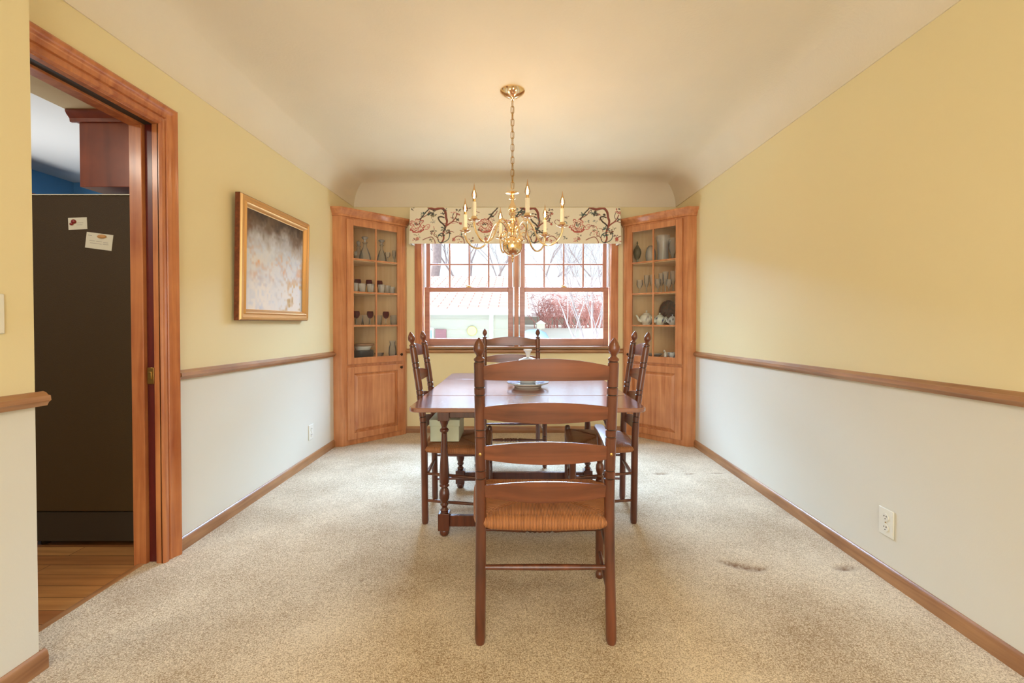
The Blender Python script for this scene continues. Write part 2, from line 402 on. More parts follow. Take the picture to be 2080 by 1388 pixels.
# the long sides end on the rear wall: side loops j=1 (right), j=2 (back), j=3 (left)
fs.append(tuple((n-1)*4+j for j in range(4)))
b.add(vs, fs)
struct('ceiling', b, M_ceil, 'warm plaster ceiling with rounded cove edges', 'ceiling', smooth=40)
struct('ceiling_upper', MB().box(XL-.12, XR+.12, YR-.12, YB+.16, 2.7, 2.8), M_kceil, 'slab above the plaster ceiling', 'ceiling')

# baseboards and chair rails
bprof = [(0,0),(.016,0),(.016,.045),(.012,.060),(.005,.068),(0,.068)]
def rt(Y): return .903+(4.13-Y)*.0142
rprof = [(0,0),(.010,-.003),(.018,-.012),(.026,-.014),(.028,-.030),(.020,-.036),(.014,-.048),(0,-.050)]
def rail(P0, P1, out): 
    return MB().extrude(rprof, P0, P1, out)
struct('baseboard_right', MB().extrude(bprof, (XR,YR,.008), (XR,4.13,.008), (-1,0,0)), M_trimY, 'low wooden baseboard along the right wall', 'baseboard')
struct('baseboard_left', MB().extrude(bprof, (XL,2.22,.008), (XL,4.13,.008), (1,0,0)), M_trimY, 'low wooden baseboard along the left wall', 'baseboard')
struct('baseboard_back', MB().extrude(bprof, (-1.155,YB,.008), (1.12,YB,.008), (0,-1,0)), M_trimX, 'low wooden baseboard under the window', 'baseboard')
b = MB().extrude(bprof, (-1.59,YR,.008), (-1.59,1.476,.008), (1,0,0)).extrude(bprof, (XL,1.46,.008), (-1.591,1.46,.008), (0,1,0))
struct('baseboard_front_left', b, M_trimY, 'short baseboard end in the near left corner', 'baseboard')
struct('trim_2', rail((XR,YR,rt(YR)), (XR,4.13,rt(4.13)), (-1,0,0)), M_trimY, 'long wooden chair rail on the right wall', 'chair rail')
struct('trim_3', rail((XL,2.225,rt(2.225)), (XL,4.13,rt(4.13)), (1,0,0)), M_trimY, 'wooden chair rail on the left wall', 'chair rail')
struct('trim_4', rail((-1.155,YB,.897), (1.12,YB,.897), (0,-1,0)), M_trimX, 'wooden chair rail under the window', 'chair rail')
b = rail((-1.59,YR,rt(YR)), (-1.59,1.485,rt(1.46)), (1,0,0)); b.extrude(rprof, (-1.70,1.46,rt(1.46)), (-1.591,1.46,rt(1.46)), (0,1,0))
struct('trim_5', b, M_trimY, 'moulded chair rail end on the near left corner', 'chair rail')

# doorway: casing, jambs, pocket door
dr = thing('door_1', 'kitchen doorway with heavy wood casing and a pocket door edge', 'doorway', (XL,1.67,0), kind='structure')
cprof = [(0,0),(.008,0),(.016,.006),(.019,.016),(.016,.027),(.008,.032),(.008,.036),(.016,.040),(.018,.056),(.024,.068),(.032,.078),(.034,.086),(.028,.095),(.018,.098),(0,.098)]
b = MB(); n = len(cprof)
ring = []
for (Y, Z, sy, sz) in ((D1,.008,1,0),(D1,DZ,1,1),(D0,DZ,-1,1),(D0,.008,-1,0)):
    ring.append([(XL+o, Y+sy*w, Z+sz*w) for o, w in cprof])
vs = [p for r_ in ring for p in r_]; fs = []
for i in range(3):
    for k in range(n): fs.append((i*n+k, i*n+(k+1) % n, (i+1)*n+(k+1) % n, (i+1)*n+k))
fs += [tuple(range(n)), tuple(3*n+k for k in range(n))]
b.add(vs, fs); b.build('casing', M_trimZ, dr)
b = MB(); b.box(-1.736, XL+.006, D1, D1+.02, 0, DZ).box(-1.736, XL+.006, D0-.02, D0, 0, DZ).box(-1.736, XL+.006, D0, D1, DZ-.004, DZ+.016)
b.build('jamb', M_trimZ, dr, bevel=.002)
b = MB(); b.box(-1.840, -1.780, D1-.006, D1+.02, 0, DZ).box(-1.840, -1.780, D0-.02, D0+.006, 0, DZ).box(-1.840, -1.780, D0, D1, DZ-.012, DZ+.016)
b.build('jamb', M_trimZ, dr, bevel=.002)
MB().box(-1.7805, -1.7355, D0-.01, D1+.03, DZ-.001, DZ+.004).build('track_slot', M_slot, dr)
pd = MB().box(-1.777, -1.740, D1+.012, D1+.80, .012, DZ+.02).build('pocket_door', M_dark_edge, dr)
lt = MB(); lt.box(-1.774, -1.742, D1+.004, D1+.013, .875, .955).box(-1.768, -1.750, D1-.0, D1+.006, .90, .935)
lt.build('edge_pull', M_brass_old, pd, bevel=.002)

# switch and outlets
def outlet(name, X, Y, z, s, label, group=None, sw=False):
    t = thing(name, label, 'switch' if sw else 'outlet', (X,Y,z), group=group)
    w, h = .040, .062
    MB().box(min(X,X+s*.006), max(X,X+s*.006), Y-w, Y+w, z-h, z+h).build('plate', M_white, t, bevel=.003)
    if sw:
        MB().box(min(X,X+s*.014), max(X,X+s*.014), Y-.006, Y+.006, z-.012, z+.012).build('toggle', M_white, t, bevel=.001)
    else:
        for dz in (-.024, .024):
            MB().tube([(X+s*.004,Y,z+dz),(X+s*.009,Y,z+dz)], .0165, 18).build('socket', M_white, t)
            q = MB(); 
            for dy, hh in ((-.006,.007),(.006,.0055)): q.box(*sorted((X+s*.0088,X+s*.0098)), Y+dy-.0016, Y+dy+.0016, z+dz+.001, z+dz+.001+hh)
            q.tube([(X+s*.0088,Y,z+dz-.008),(X+s*.0098,Y,z+dz-.008)], .0025, 8)
            q.build('slot', M_slot, t)
        MB().tube([(X+s*.005,Y,z),(X+s*.0085,Y,z)], .003, 10).build('screw', M_brass_old, t)
outlet('wall_outlet', XR, 1.99, .268, -1, 'white double outlet low on the right wall')
outlet('wall_outlet', XL, 3.67, .262, 1, 'small white outlet low on the left wall')
outlet('light_switch', -1.59, 1.333, 1.198, 1, 'white switch plate cut by the left photo edge', sw=True)

# ------------------------------------------------------------------ kitchen
b = MB(); b.box(-4.16, -4.04, -.2, 4.18, 0, 2.45).box(-4.16, -1.825, 4.06, 4.18, 0, 2.45)
struct('wall_kitchen', b, M_blue, 'blue painted kitchen walls above the refrigerator', 'wall')
struct('wall_kitchen_near', MB().box(-4.16, -1.826, -.2, -.1, 0, 2.45), M_ksoff, 'cream kitchen wall out of sight', 'wall')
struct('ceiling_kitchen', MB().box(-4.16, -1.826, -.2, 4.18, 2.45, 2.55), M_kceil, 'pale kitchen ceiling', 'ceiling')
struct('ceiling_soffit', MB().box(-2.28, -1.826, -.1, 4.06, 2.25, 2.45), M_ksoff, 'cream soffit over the kitchen cabinet', 'soffit')
fr = thing('refrigerator', 'tall black textured refrigerator side seen through the doorway', 'refrigerator', (-2.24,2.7,0))
MB().box(-2.56, -1.865, 2.284, 3.14, .19, 1.825).build('body', M_fridge, fr, bevel=.006)
MB().box(-2.56, -1.865, 2.292, 3.14, .03, .186).build('base_panel', M_fridge_lo, fr, bevel=.004)
MB().box(-2.63, -2.565, 2.284, 3.14, .12, 1.83).build('door', M_fridge, fr, bevel=.01)
MB().box(-2.56, -1.865, 2.283, 3.14, 1.826, 1.831).build('top_highlight', M_white, fr)  # white strip painted in as the highlight along the top
for fx in (-2.5, -1.92): MB().lathe([(.02,0),(.02,.03)], (fx,2.34,0), 12).build('foot', M_fridge_lo, fr)
kc = thing('fridge_cabinet', 'reddish wood cabinet with crown hanging above the refrigerator', 'cabinet', (-2.03,2.5,1.87))
MB().box(-2.24, -1.828, 2.284, 3.2, 1.868, 2.20).build('body', M_kwood, kc, bevel=.002)
b = MB(); cp = [(0,2.195),(.012,2.195),(.014,2.212),(.030,2.228),(.036,2.240),(.036,2.249),(0,2.249)]
b.extrude([(o,z) for o,z in cp], (-2.24-.036,2.284,0), (-1.828,2.284,0), (0,-1,0))
b.extrude([(o,z) for o,z in cp], (-2.24,2.284,0), (-2.24,3.2,0), (-1,0,0))
b.build('crown', M_kwood, kc)
wc = thing('wall_cabinet', 'wooden kitchen cabinet top on the far blue wall', 'cabinet', (-3.87,3.0,1.45))
MB().box(-4.035, -3.72, 2.5, 3.62, 1.45, 2.12).build('body', M_kwood, wc)
MB().box(-4.035, -3.68, 2.46, 3.66, 2.12, 2.16).build('crown', M_kwood, wc, bevel=.006)
for dy in (2.52, 2.89, 3.26): MB().box(-3.72, -3.70, dy, dy+.34, 1.47, 2.10).build('door', M_kwood, wc, bevel=.004)
# notes on the refrigerator
def note(x0, y0, x1, y1, rot, label, lines, mm, ml, mpos):
    D = 2.284
    c = px((x0+x1)/2, (y0+y1)/2, D); w = (x1-x0)*D/F/2; h = (y1-y0)*D/F/2
    R_ = Matrix.Rotation(rot, 4, 'Y')
    def P(a, b_, d): q = R_ @ Vector((a,0,b_)); return Vector((c.x+q.x, D-d, c.z+q.z))
    def quadbox(mb, a0, a1, b0, b1, d0, d1):
        vs = [P(a,b_,d) for d in (d0,d1) for a,b_ in ((a0,b0),(a1,b0),(a1,b1),(a0,b1))]
        mb.add(vs, [(0,3,2,1),(4,5,6,7),(0,1,5,4),(1,2,6,5),(2,3,7,6),(3,0,4,7)])
    t = thing('paper_note', label, 'note', P(0,0,0))
    q = MB(); quadbox(q, -w, w, -h, h, .0, .0012); q.build('sheet', M_paper, t)
    for (a, bz, ln) in lines:
        q = MB(); quadbox(q, a, a+ln, bz, bz+.0018, .0012, .0014); q.build('writing_line', M_ink, t)
    q = MB(); a, bz, sa, sb = mpos
    cc = P(a, bz, .004); q.sphere(cc, 1, 14, 8, (sa,.005,sb)); 
    if ml.startswith('red'): q.sphere(P(a-.012,bz-.012,.004), 1, 10, 6, (.010,.004,.007))
    tag(q.build('fridge_magnet', mm, None, loc=cc), ml, 'magnet')
note(142,443,180,467,-.04,'small white card on the refrigerator, the upper note',[(-.005,-.008,.03),(-.005,.002,.034)],M_redmag,'red magnet on the small upper card',(-.018,.010,.013,.011))
note(177,475,231,507,.13,'larger white note tilted on the refrigerator, the lower one',[(-.05,-.002,.028),(-.015,-.002,.03),(.022,-.004,.025),(-.045,-.014,.06),(.02,-.013,.03),(-.06,.024,.02)],M_ormag,'tan oval magnet on the tilted lower note',(.012,.026,.024,.010))

# ------------------------------------------------------------------ painting
pt = thing('framed_painting', 'gilt framed oil painting hanging on the left wall', 'painting', (XL,3.10,1.19))
TILT = .02
def wp(y, z, d):   # position on the slightly forward-tilted picture
    return Vector((XL+.012+d+(z-1.19)*TILT, y, z))
fy0, fy1, fz0, fz1 = 2.665, 3.535, 1.188, 1.952
fp = [(0,0),(0,.030),(.006,.040),(.016,.042),(.022,.036),(.034,.036),(.044,.044),(.052,.040),(.060,.026),(.068,.022),(.068,.0)]   # inward, depth
b = MB(); n = len(fp); vs = []
for (y,z,sy,sz) in ((fy0,fz0,1,1),(fy1,fz0,-1,1),(fy1,fz1,-1,-1),(fy0,fz1,1,-1)):
    vs += [wp(y+sy*i, z+sz*i, d) for i, d in fp]
fs = []
for i in range(4):
    j = (i+1) % 4
    for k in range(n-1): fs.append((i*n+k, i*n+k+1, j*n+k+1, j*n+k))
b.add(vs, fs); b.build('frame', M_gold, pt)
b = MB()
for (y,sy) in ((fy0,-1),(fy1,1)):
    vs = [wp(y+sy*a, z, d) for z in (fz0,fz1) for a,d in ((0,.0),(.003,0),(.003,.028),(0,.028))]
    b.add(vs, [(0,1,2,3),(4,5,6,7),(0,1,5,4),(1,2,6,5),(2,3,7,6),(3,0,4,7)])
for (z,sz) in ((fz0,-1),(fz1,1)):
    vs = [wp(y, z+sz*a, d) for y in (fy0-.003,fy1+.003) for a,d in ((0,.0),(.003,0),(.003,.028),(0,.028))]
    b.add(vs, [(0,1,2,3),(4,5,6,7),(0,1,5,4),(1,2,6,5),(2,3,7,6),(3,0,4,7)])
b.build('frame_edge', M_gold_dark, pt)
# canvas with brushwork colours; a whitish reflection is painted in low down
def smooth_noise(h, w, gh, gw, rng):
    g = rng.random((gh+1, gw+1)); ys = np.linspace(0, gh-.001, h); xs = np.linspace(0, gw-.001, w)
    y0 = ys.astype(int); x0 = xs.astype(int); fy = (ys-y0)[:,None]; fx = (xs-x0)[None,:]
    fy = fy*fy*(3-2*fy); fx = fx*fx*(3-2*fx)
    return (g[y0][:,x0]*(1-fy)*(1-fx)+g[y0+1][:,x0]*fy*(1-fx)+g[y0][:,x0+1]*(1-fy)*fx+g[y0+1][:,x0+1]*fy*fx)
rng = np.random.default_rng(11)
hh, ww = 150, 170
v = np.linspace(0,1,hh)[:,None]*np.ones((1,ww)); u = np.ones((hh,1))*np.linspace(0,1,ww)[None,:]
n1 = smooth_noise(hh,ww,5,6,rng)*.5+smooth_noise(hh,ww,12,14,rng)*.3+smooth_noise(hh,ww,34,40,rng)*.2
n2 = smooth_noise(hh,ww,9,8,rng)*.5+smooth_noise(hh,ww,30,34,rng)*.5
n3 = smooth_noise(hh,ww,30,36,rng)
def L(c): return np.array(lin(c))
def mixc(a, b_, t): t = np.clip(t,0,1)[...,None]; return a*(1-t)+b_*t
C = np.ones((hh,ww,3))*L((222,228,236))
C = mixc(C, L((244,236,226)), (1-v)*1.3-.3+(n1-.5)*1.2)
C = mixc(C, L((196,208,226)), (n2-.5)*1.6+.1)
C = mixc(C, L((150,136,124)), (v-.60+(n1-.5)*.3)*4)
C = mixc(C, L((98,76,52)), (v-.70+(n1-.5)*.3-.06*u)*5)
C = mixc(C, L((58,42,28)), (v-.86+(n2-.5)*.3)*6)
C = mixc(C, L((140,84,46)), (.12-u+(n1-.5)*.2)*4*(v > .6))
C = mixc(C, L((226,184,104)), (n2-.44)*3*np.clip((u-.45)*3,0,1)*np.clip((.42-v)*6,0,1)*1.6)
C = mixc(C, L((232,190,150)), (n1*n2-.27)*4*np.clip(1-abs(v-.5)*3.5,0,1))
C = mixc(C, L((120,130,146)), (n2-.5)*2.5*np.clip((u-.6)*3,0,1)*np.clip((.3-v)*6,0,1))
C = mixc(C, L((90,82,76)), (u-.93)*10*np.clip((.75-v)*3,0,1))
cy0, cy1, cz0, cz1 = fy0+.062, fy1-.062, fz0+.062, fz1-.062
vs = [tuple(wp(cy0+(cy1-cy0)*i/(ww-1), cz0+(cz1-cz0)*j/(hh-1), .018)) for j in range(hh) for i in range(ww)]
b = MB(); b.v = vs; b.f = [(j*ww+i, j*ww+i+1, (j+1)*ww+i+1, (j+1)*ww+i) for j in range(hh-1) for i in range(ww-1)]
cv = b.build('canvas', M_canvas, pt, 0)
def setcol(o, C):
    a = o.data.color_attributes.new('Col', 'FLOAT_COLOR', 'POINT')
    A = np.ones((C.reshape(-1,3).shape[0],4), np.float32); A[:,:3] = C.reshape(-1,3); a.data.foreach_set('color', A.reshape(-1))
setcol(cv, C)

# ------------------------------------------------------------------ window
for wi, (gx0, gx1) in enumerate(((-.926,-.089),(.089,.926))):
    w = thing('window_%d' % (wi+1), ('left' if wi == 0 else 'right')+' double hung window sash pair with a gridded upper sash', 'window', ((gx0+gx1)/2,YB+.06,WZ0), kind='structure')
    YU = YB+.095; YLo = YB+.055   # planes of upper and lower sash
    up = MB()
    st = .044
    up.box(gx0-st, gx0, YU, YU+.032, 1.50, 2.10).box(gx1, gx1+st, YU, YU+.032, 1.50, 2.10).box(gx0, gx1, YU, YU+.032, 2.047, 2.10).box(gx0, gx1, YU, YU+.032, 1.505, 1.545)
    us = up.build('upper_sash', M_win, w, bevel=.003)
    mu = MB(); cw = (gx1-gx0)/4
    for k in (1,2,3): mu.box(gx0+cw*k-.008, gx0+cw*k+.008, YU+.004, YU+.026, 1.545, 2.047)
    zz = (1.545+2.047)/2+.002; mu.box(gx0, gx1, YU+.005, YU+.025, zz-.008, zz+.008)
    mu.build('muntins', M_winX, us, bevel=.002)
    MB().box(gx0-.004, gx1+.004, YU+.012, YU+.016, 1.54, 2.05).build('glass', M_glass, us)
    lo = MB()
    lo.box(gx0-.052, gx0, YLo, YLo+.035, .925, 1.548).box(gx1, gx1+.052, YLo, YLo+.035, .925, 1.548)
    lo.box(gx0, gx1, YLo, YLo+.035, 1.500, 1.548).box(gx0, gx1, YLo, YLo+.035, .925, 1.002)
    ls = lo.build('lower_sash', M_winX, w, bevel=.003)
    MB().box(gx0-.004, gx1+.004, YLo+.014, YLo+.018, .998, 1.505).build('glass', M_glass, ls)
    lk = MB(); mx = (gx0+gx1)/2
    lk.box(mx-.028, mx+.028, YLo+.002, YLo+.03, 1.548, 1.556).lathe([(.014,0),(.014,.010),(.006,.014)], (mx,YLo+.016,1.556), 12).tube([(mx,YLo+.016,1.565),(mx-.035,YLo+.004,1.570)], .004, 8)
    lk.build('sash_lock', M_brass_old, ls)
    jl = MB(); 
    jl.box(gx0-.066, gx0-.052, YLo-.004, YU+.034, 1.55, 2.10).box(gx1+.052, gx1+.066, YLo-.004, YU+.034, 1.55, 2.10)
    jl.build('jamb_liner', M_vinyl, w)
b = MB()   # casing, jambs, mullion, stool
b.box(-1.066, -WX+.002, YB-.018, YB, .94, 2.17).box(WX-.002, 1.066, YB-.018, YB, .94, 2.17).box(-1.066, 1.066, YB-.018, YB, 2.10, 2.175)
b.box(-WX-.001, -.992, YB-.012, YB+.16, .925, 2.10).box(.992, WX+.001, YB-.012, YB+.16, .925, 2.10)
b.box(-.022, .022, YB-.014, YB+.15, .925, 2.10)
struct('trim_6', b, M_trimZ, 'wooden casing and centre post around the twin window', 'window casing', bevel=.004)
b = MB().box(-1.085, 1.085, YB-.040, YB+.06, .903, .925).box(-.99, .99, YB+.06, YB+.16, .90, .925)
struct('trim_7', b, M_trimX, 'wooden window stool under both sashes', 'window sill', bevel=.005)

# valance ----------------------------------------------------------------
PXW, PXH, SC = 430, 75, 2
Wd, Hd = PXW*SC, PXH*SC
img = np.ones((Hd, Wd, 3))*L((238,228,204))
YYp, XXp = np.mgrid[0:Hd, 0:Wd]; YYp = YYp/SC; XXp = XXp/SC+834 ; YYp = YYp+423
def seg(p, q, w, col, al=1.0):
    global img
    x0, y0 = p; x1, y1 = q
    m_ = w+2
    sx = slice(max(0,int((min(x0,x1)-m_-834)*SC)), max(0,int((max(x0,x1)+m_-834)*SC)+1)); sy = slice(max(0,int((min(y0,y1)-m_-423)*SC)), max(0,int((max(y0,y1)+m_-423)*SC)+1))
    X = XXp[sy,sx]; Y = YYp[sy,sx]
    if X.size == 0: return
    dx, dy = x1-x0, y1-y0; l2 = dx*dx+dy*dy+1e-9
    t = np.clip(((X-x0)*dx+(Y-y0)*dy)/l2,0,1); d = np.hypot(X-x0-t*dx, Y-y0-t*dy)
    a = np.clip((w/2-d)*1.6+.5,0,1)*al
    img[sy,sx] = img[sy,sx]*(1-a[...,None])+L(col)*a[...,None]
def curve(pts, w, col, al=1.0, ox=0, oy=0):
    P = [np.array(p,float)+(ox,oy) for p in pts]; out = []
    P = [P[0]]+P+[P[-1]]
    for i in range(1,len(P)-2):
        for k in range(8):
            t = k/8; out.append(.5*((2*P[i])+(-P[i-1]+P[i+1])*t+(2*P[i-1]-5*P[i]+4*P[i+1]-P[i+2])*t*t+(-P[i-1]+3*P[i]-3*P[i+1]+P[i+2])*t**3))
    out.append(P[-2])
    for i in range(len(out)-1):
        ww_ = w if not hasattr(w,'__len__') else w[0]+(w[1]-w[0])*i/len(out)
        seg(out[i], out[i+1], ww_, col, al)
BR=(150,84,70); RD=(186,92,80); DK=(78,66,58); TE=(58,84,80); PK=(214,152,138); OL=(150,140,104); GR=(120,136,132)
rr = random.Random(5)
def leaves(x, y, n_, sp, col, w=2.0):
    for _ in range(n_):
        a = rr.uniform(0,2*PI); r1 = rr.uniform(.5,sp); cx_, cy_ = x+r1*math.cos(a), y+r1*.7*math.sin(a)
        seg((cx_,cy_),(cx_+2.6*math.cos(a),cy_+2.0*math.sin(a)), w*rr.uniform(.6,1.1), col if rr.random() > .3 else DK, .85)
def flower(ox, oy=0):
    for k, c in enumerate(((RD,1.7),(PK,1.4),(RD,1.2))):
        rx, ry = 13-3.5*k, 12-3.2*k
        for q in range(14):
            a0 = q*2*PI/14+.2*k
            if rr.random() < .15: continue
            a1 = a0+.40; w1 = rr.uniform(.85,1.15)
            curve([(ox+rx*math.cos(a0),460+oy+ry*math.sin(a0)),(ox+rx*w1*1.18*math.cos((a0+a1)/2),460+oy+ry*w1*1.18*math.sin((a0+a1)/2)),(ox+rx*math.cos(a1),460+oy+ry*math.sin(a1))], c[1], c[0], .9)
    leaves(ox-1, 457+oy, 8, 3, DK, 1.6); leaves(ox+3, 470+oy, 8, 7, PK, 1.6)
    curve([(ox-12,468),(ox-4,474),(ox+8,473),(ox+14,468)], 2.2, RD)
    curve([(ox+6,448),(ox+12,440),(ox+16,434),(ox+22,428),(ox+26,423)], 2.2, DK); curve([(ox+10,444),(ox+20,438),(ox+25,430)], 1.6, BR)
    leaves(ox+12, 438, 10, 5, TE, 2)
    curve([(ox+16,462),(ox+22,458),(ox+26,460),(ox+23,467),(ox+17,468)], 1.6, PK); seg((ox+22,463),(ox+23,464),4,PK,.7)
    leaves(ox-2, 490, 9, 5, PK, 2); seg((ox+2,487),(ox+3,488),6,RD,.75); leaves(ox+2,482,6,6,OL,1.4)
def branch(ox):
    curve([(-34,423),(-22,427),(-8,424),(0,432),(2,444),(4,452),(1,464),(-3,476),(-2,488),(-8,499)], [5.5,3], BR, 1, ox)
    curve([(-33,425),(-20,428),(-6,427),(2,438),(4,452)], 1.1, DK, .5, ox)
    curve([(-2,444),(-8,442),(-14,444),(-10,452),(-4,457),(0,462)], [2.6,3.2], DK, .8, ox)
    curve([(2,462),(8,457),(14,453),(20,446),(24,438)], [3,1.6], BR, .95, ox); curve([(12,454),(20,452),(26,454)], 1.4, BR, .9, ox)
    curve([(17,447),(15,441),(18,434)], 1.2, DK, .8, ox)
    curve([(0,474),(-10,478),(-14,486),(-10,495),(0,494),(8,488),(10,478),(6,474)], 1.6, TE, .9, ox)
    curve([(-20,474),(-22,480),(-16,484),(-12,490)], 1.4, BR, .9, ox); curve([(-44,490),(-36,486),(-26,484),(-20,492),(-19,499)], 1.6, BR, .85, ox)
    leaves(ox-2,468,12,6,TE,2.2); leaves(ox+7,474,12,5,DK,2.4); leaves(ox-5,480,8,5,TE,2.2)
    leaves(ox-28,434,16,7,TE,2.6); leaves(ox-24,438,9,5,DK,2.4); leaves(ox-24,452,5,4,GR,1.4); seg((ox-23,462),(ox-22,466),1.6,PK)
    leaves(ox-26,474,10,5,PK,2); leaves(ox-22,470,6,4,OL,1.6)
    for dx, dy in ((27,436),(24,448),(29,456),(-6,436)): leaves(ox+dx, dy, 5, 2.5, DK if dx < 26 else RD, 2.4)
    leaves(ox+28,428,6,4,DK,2)
    curve([(ox+16,492),(ox+22,484),(ox+30,482),(ox+38,488),(ox+40,498)], 1.8, BR, .8); seg((ox+18,488),(ox+19,490),6,RD,.7); leaves(ox+30,492,7,5,RD,1.6)
for fx in (849, 987, 1175): flower(fx)
for bx in (906, 1094, 1236): branch(bx)
flower(1040, -2); leaves(835,424,8,10,DK,2); leaves(1256,430,6,5,RD,2.2); seg((1254,487),(1255,488),6,RD,.8); leaves(950,426,10,6,BR,2); leaves(1118,436,10,6,BR,2)
leaves(1136,478,14,7,DK,1.1); leaves(1060,430,12,8,TE,2.2); leaves(960,490,8,6,RD,1.6)
for q_ in range(46):
    x_ = rr.uniform(838,1260); y_ = rr.uniform(426,494)
    c_ = rr.choice((RD,PK,TE,OL,BR,GR)); leaves(x_, y_, rr.randint(3,6), 3.5, c_, 1.6)
for q_ in range(26):
    x_ = rr.uniform(840,1255); y_ = rr.uniform(428,492); a_ = rr.uniform(0,6.28)
    curve([(x_,y_),(x_+7*math.cos(a_),y_+5*math.sin(a_)),(x_+12*math.cos(a_+.5),y_+9*math.sin(a_+.5))], 1.1, rr.choice((BR,OL,TE,PK)), .8)
img *= 1+.03*(np.random.default_rng(2).random((Hd,Wd,1))-.5)
vx0, vx1, vz0, vz1, vyf = -1.080, 1.056, 1.974, 2.342, 4.52
va = thing('window_valance', 'cream box valance printed with red and green flowering branches', 'valance', (0,YB,vz0))
b = MB(); b.v = [(vx0+(vx1-vx0)*i/(Wd-1)+(.010 if i>Wd/2 else -.012)*(j/(Hd-1))*abs(i/(Wd-1)-.5)*2, vyf-.006*math.sin(i*.05)*(j/(Hd-1))-.012*(j/(Hd-1)), vz1-(vz1-vz0)*j/(Hd-1)) for j in range(Hd) for i in range(Wd)]
b.f = [(j*Wd+i, (j+1)*Wd+i, (j+1)*Wd+i+1, j*Wd+i+1) for j in range(Hd-1) for i in range(Wd-1)]
o = b.build('front_panel', M_valance, va, 60); setcol(o, img)
for s, X in ((-1,vx0),(1,vx1)):
    ni, nj = 30, Hd//2
    b = MB(); b.v = [(X+s*(.012 if s<0 else .010)*(j/(nj-1)), vyf+(YB-.001-vyf)*i/(ni-1), vz1-(vz1-vz0)*j/(nj-1)) for j in range(nj) for i in range(ni)]
    b.f = [(j*ni+i, (j+1)*ni+i, (j+1)*ni+i+1, j*ni+i+1) for j in range(nj-1) for i in range(ni-1)]
    o = b.build('side_panel', M_valance, va, 60)
    src = img[::2, (slice(0,ni) if s < 0 else slice(Wd-ni,Wd))][:nj]; setcol(o, np.ascontiguousarray(src))
b = MB(); b.box(vx0+.006, vx1-.006, vyf+.004, vyf+.016, vz0+.004, vz1-.002).box(vx0+.004, vx0+.016, vyf+.01, YB-.001, vz0+.004, vz1-.002).box(vx1-.016, vx1-.004, vyf+.01, YB-.001, vz0+.004, vz1-.002)
b.build('lining_board', M_lining, va)
MB().box(vx0, vx1, vyf+.002, YB-.001, vz1-.012, vz1).build('top_board', M_lining, va)

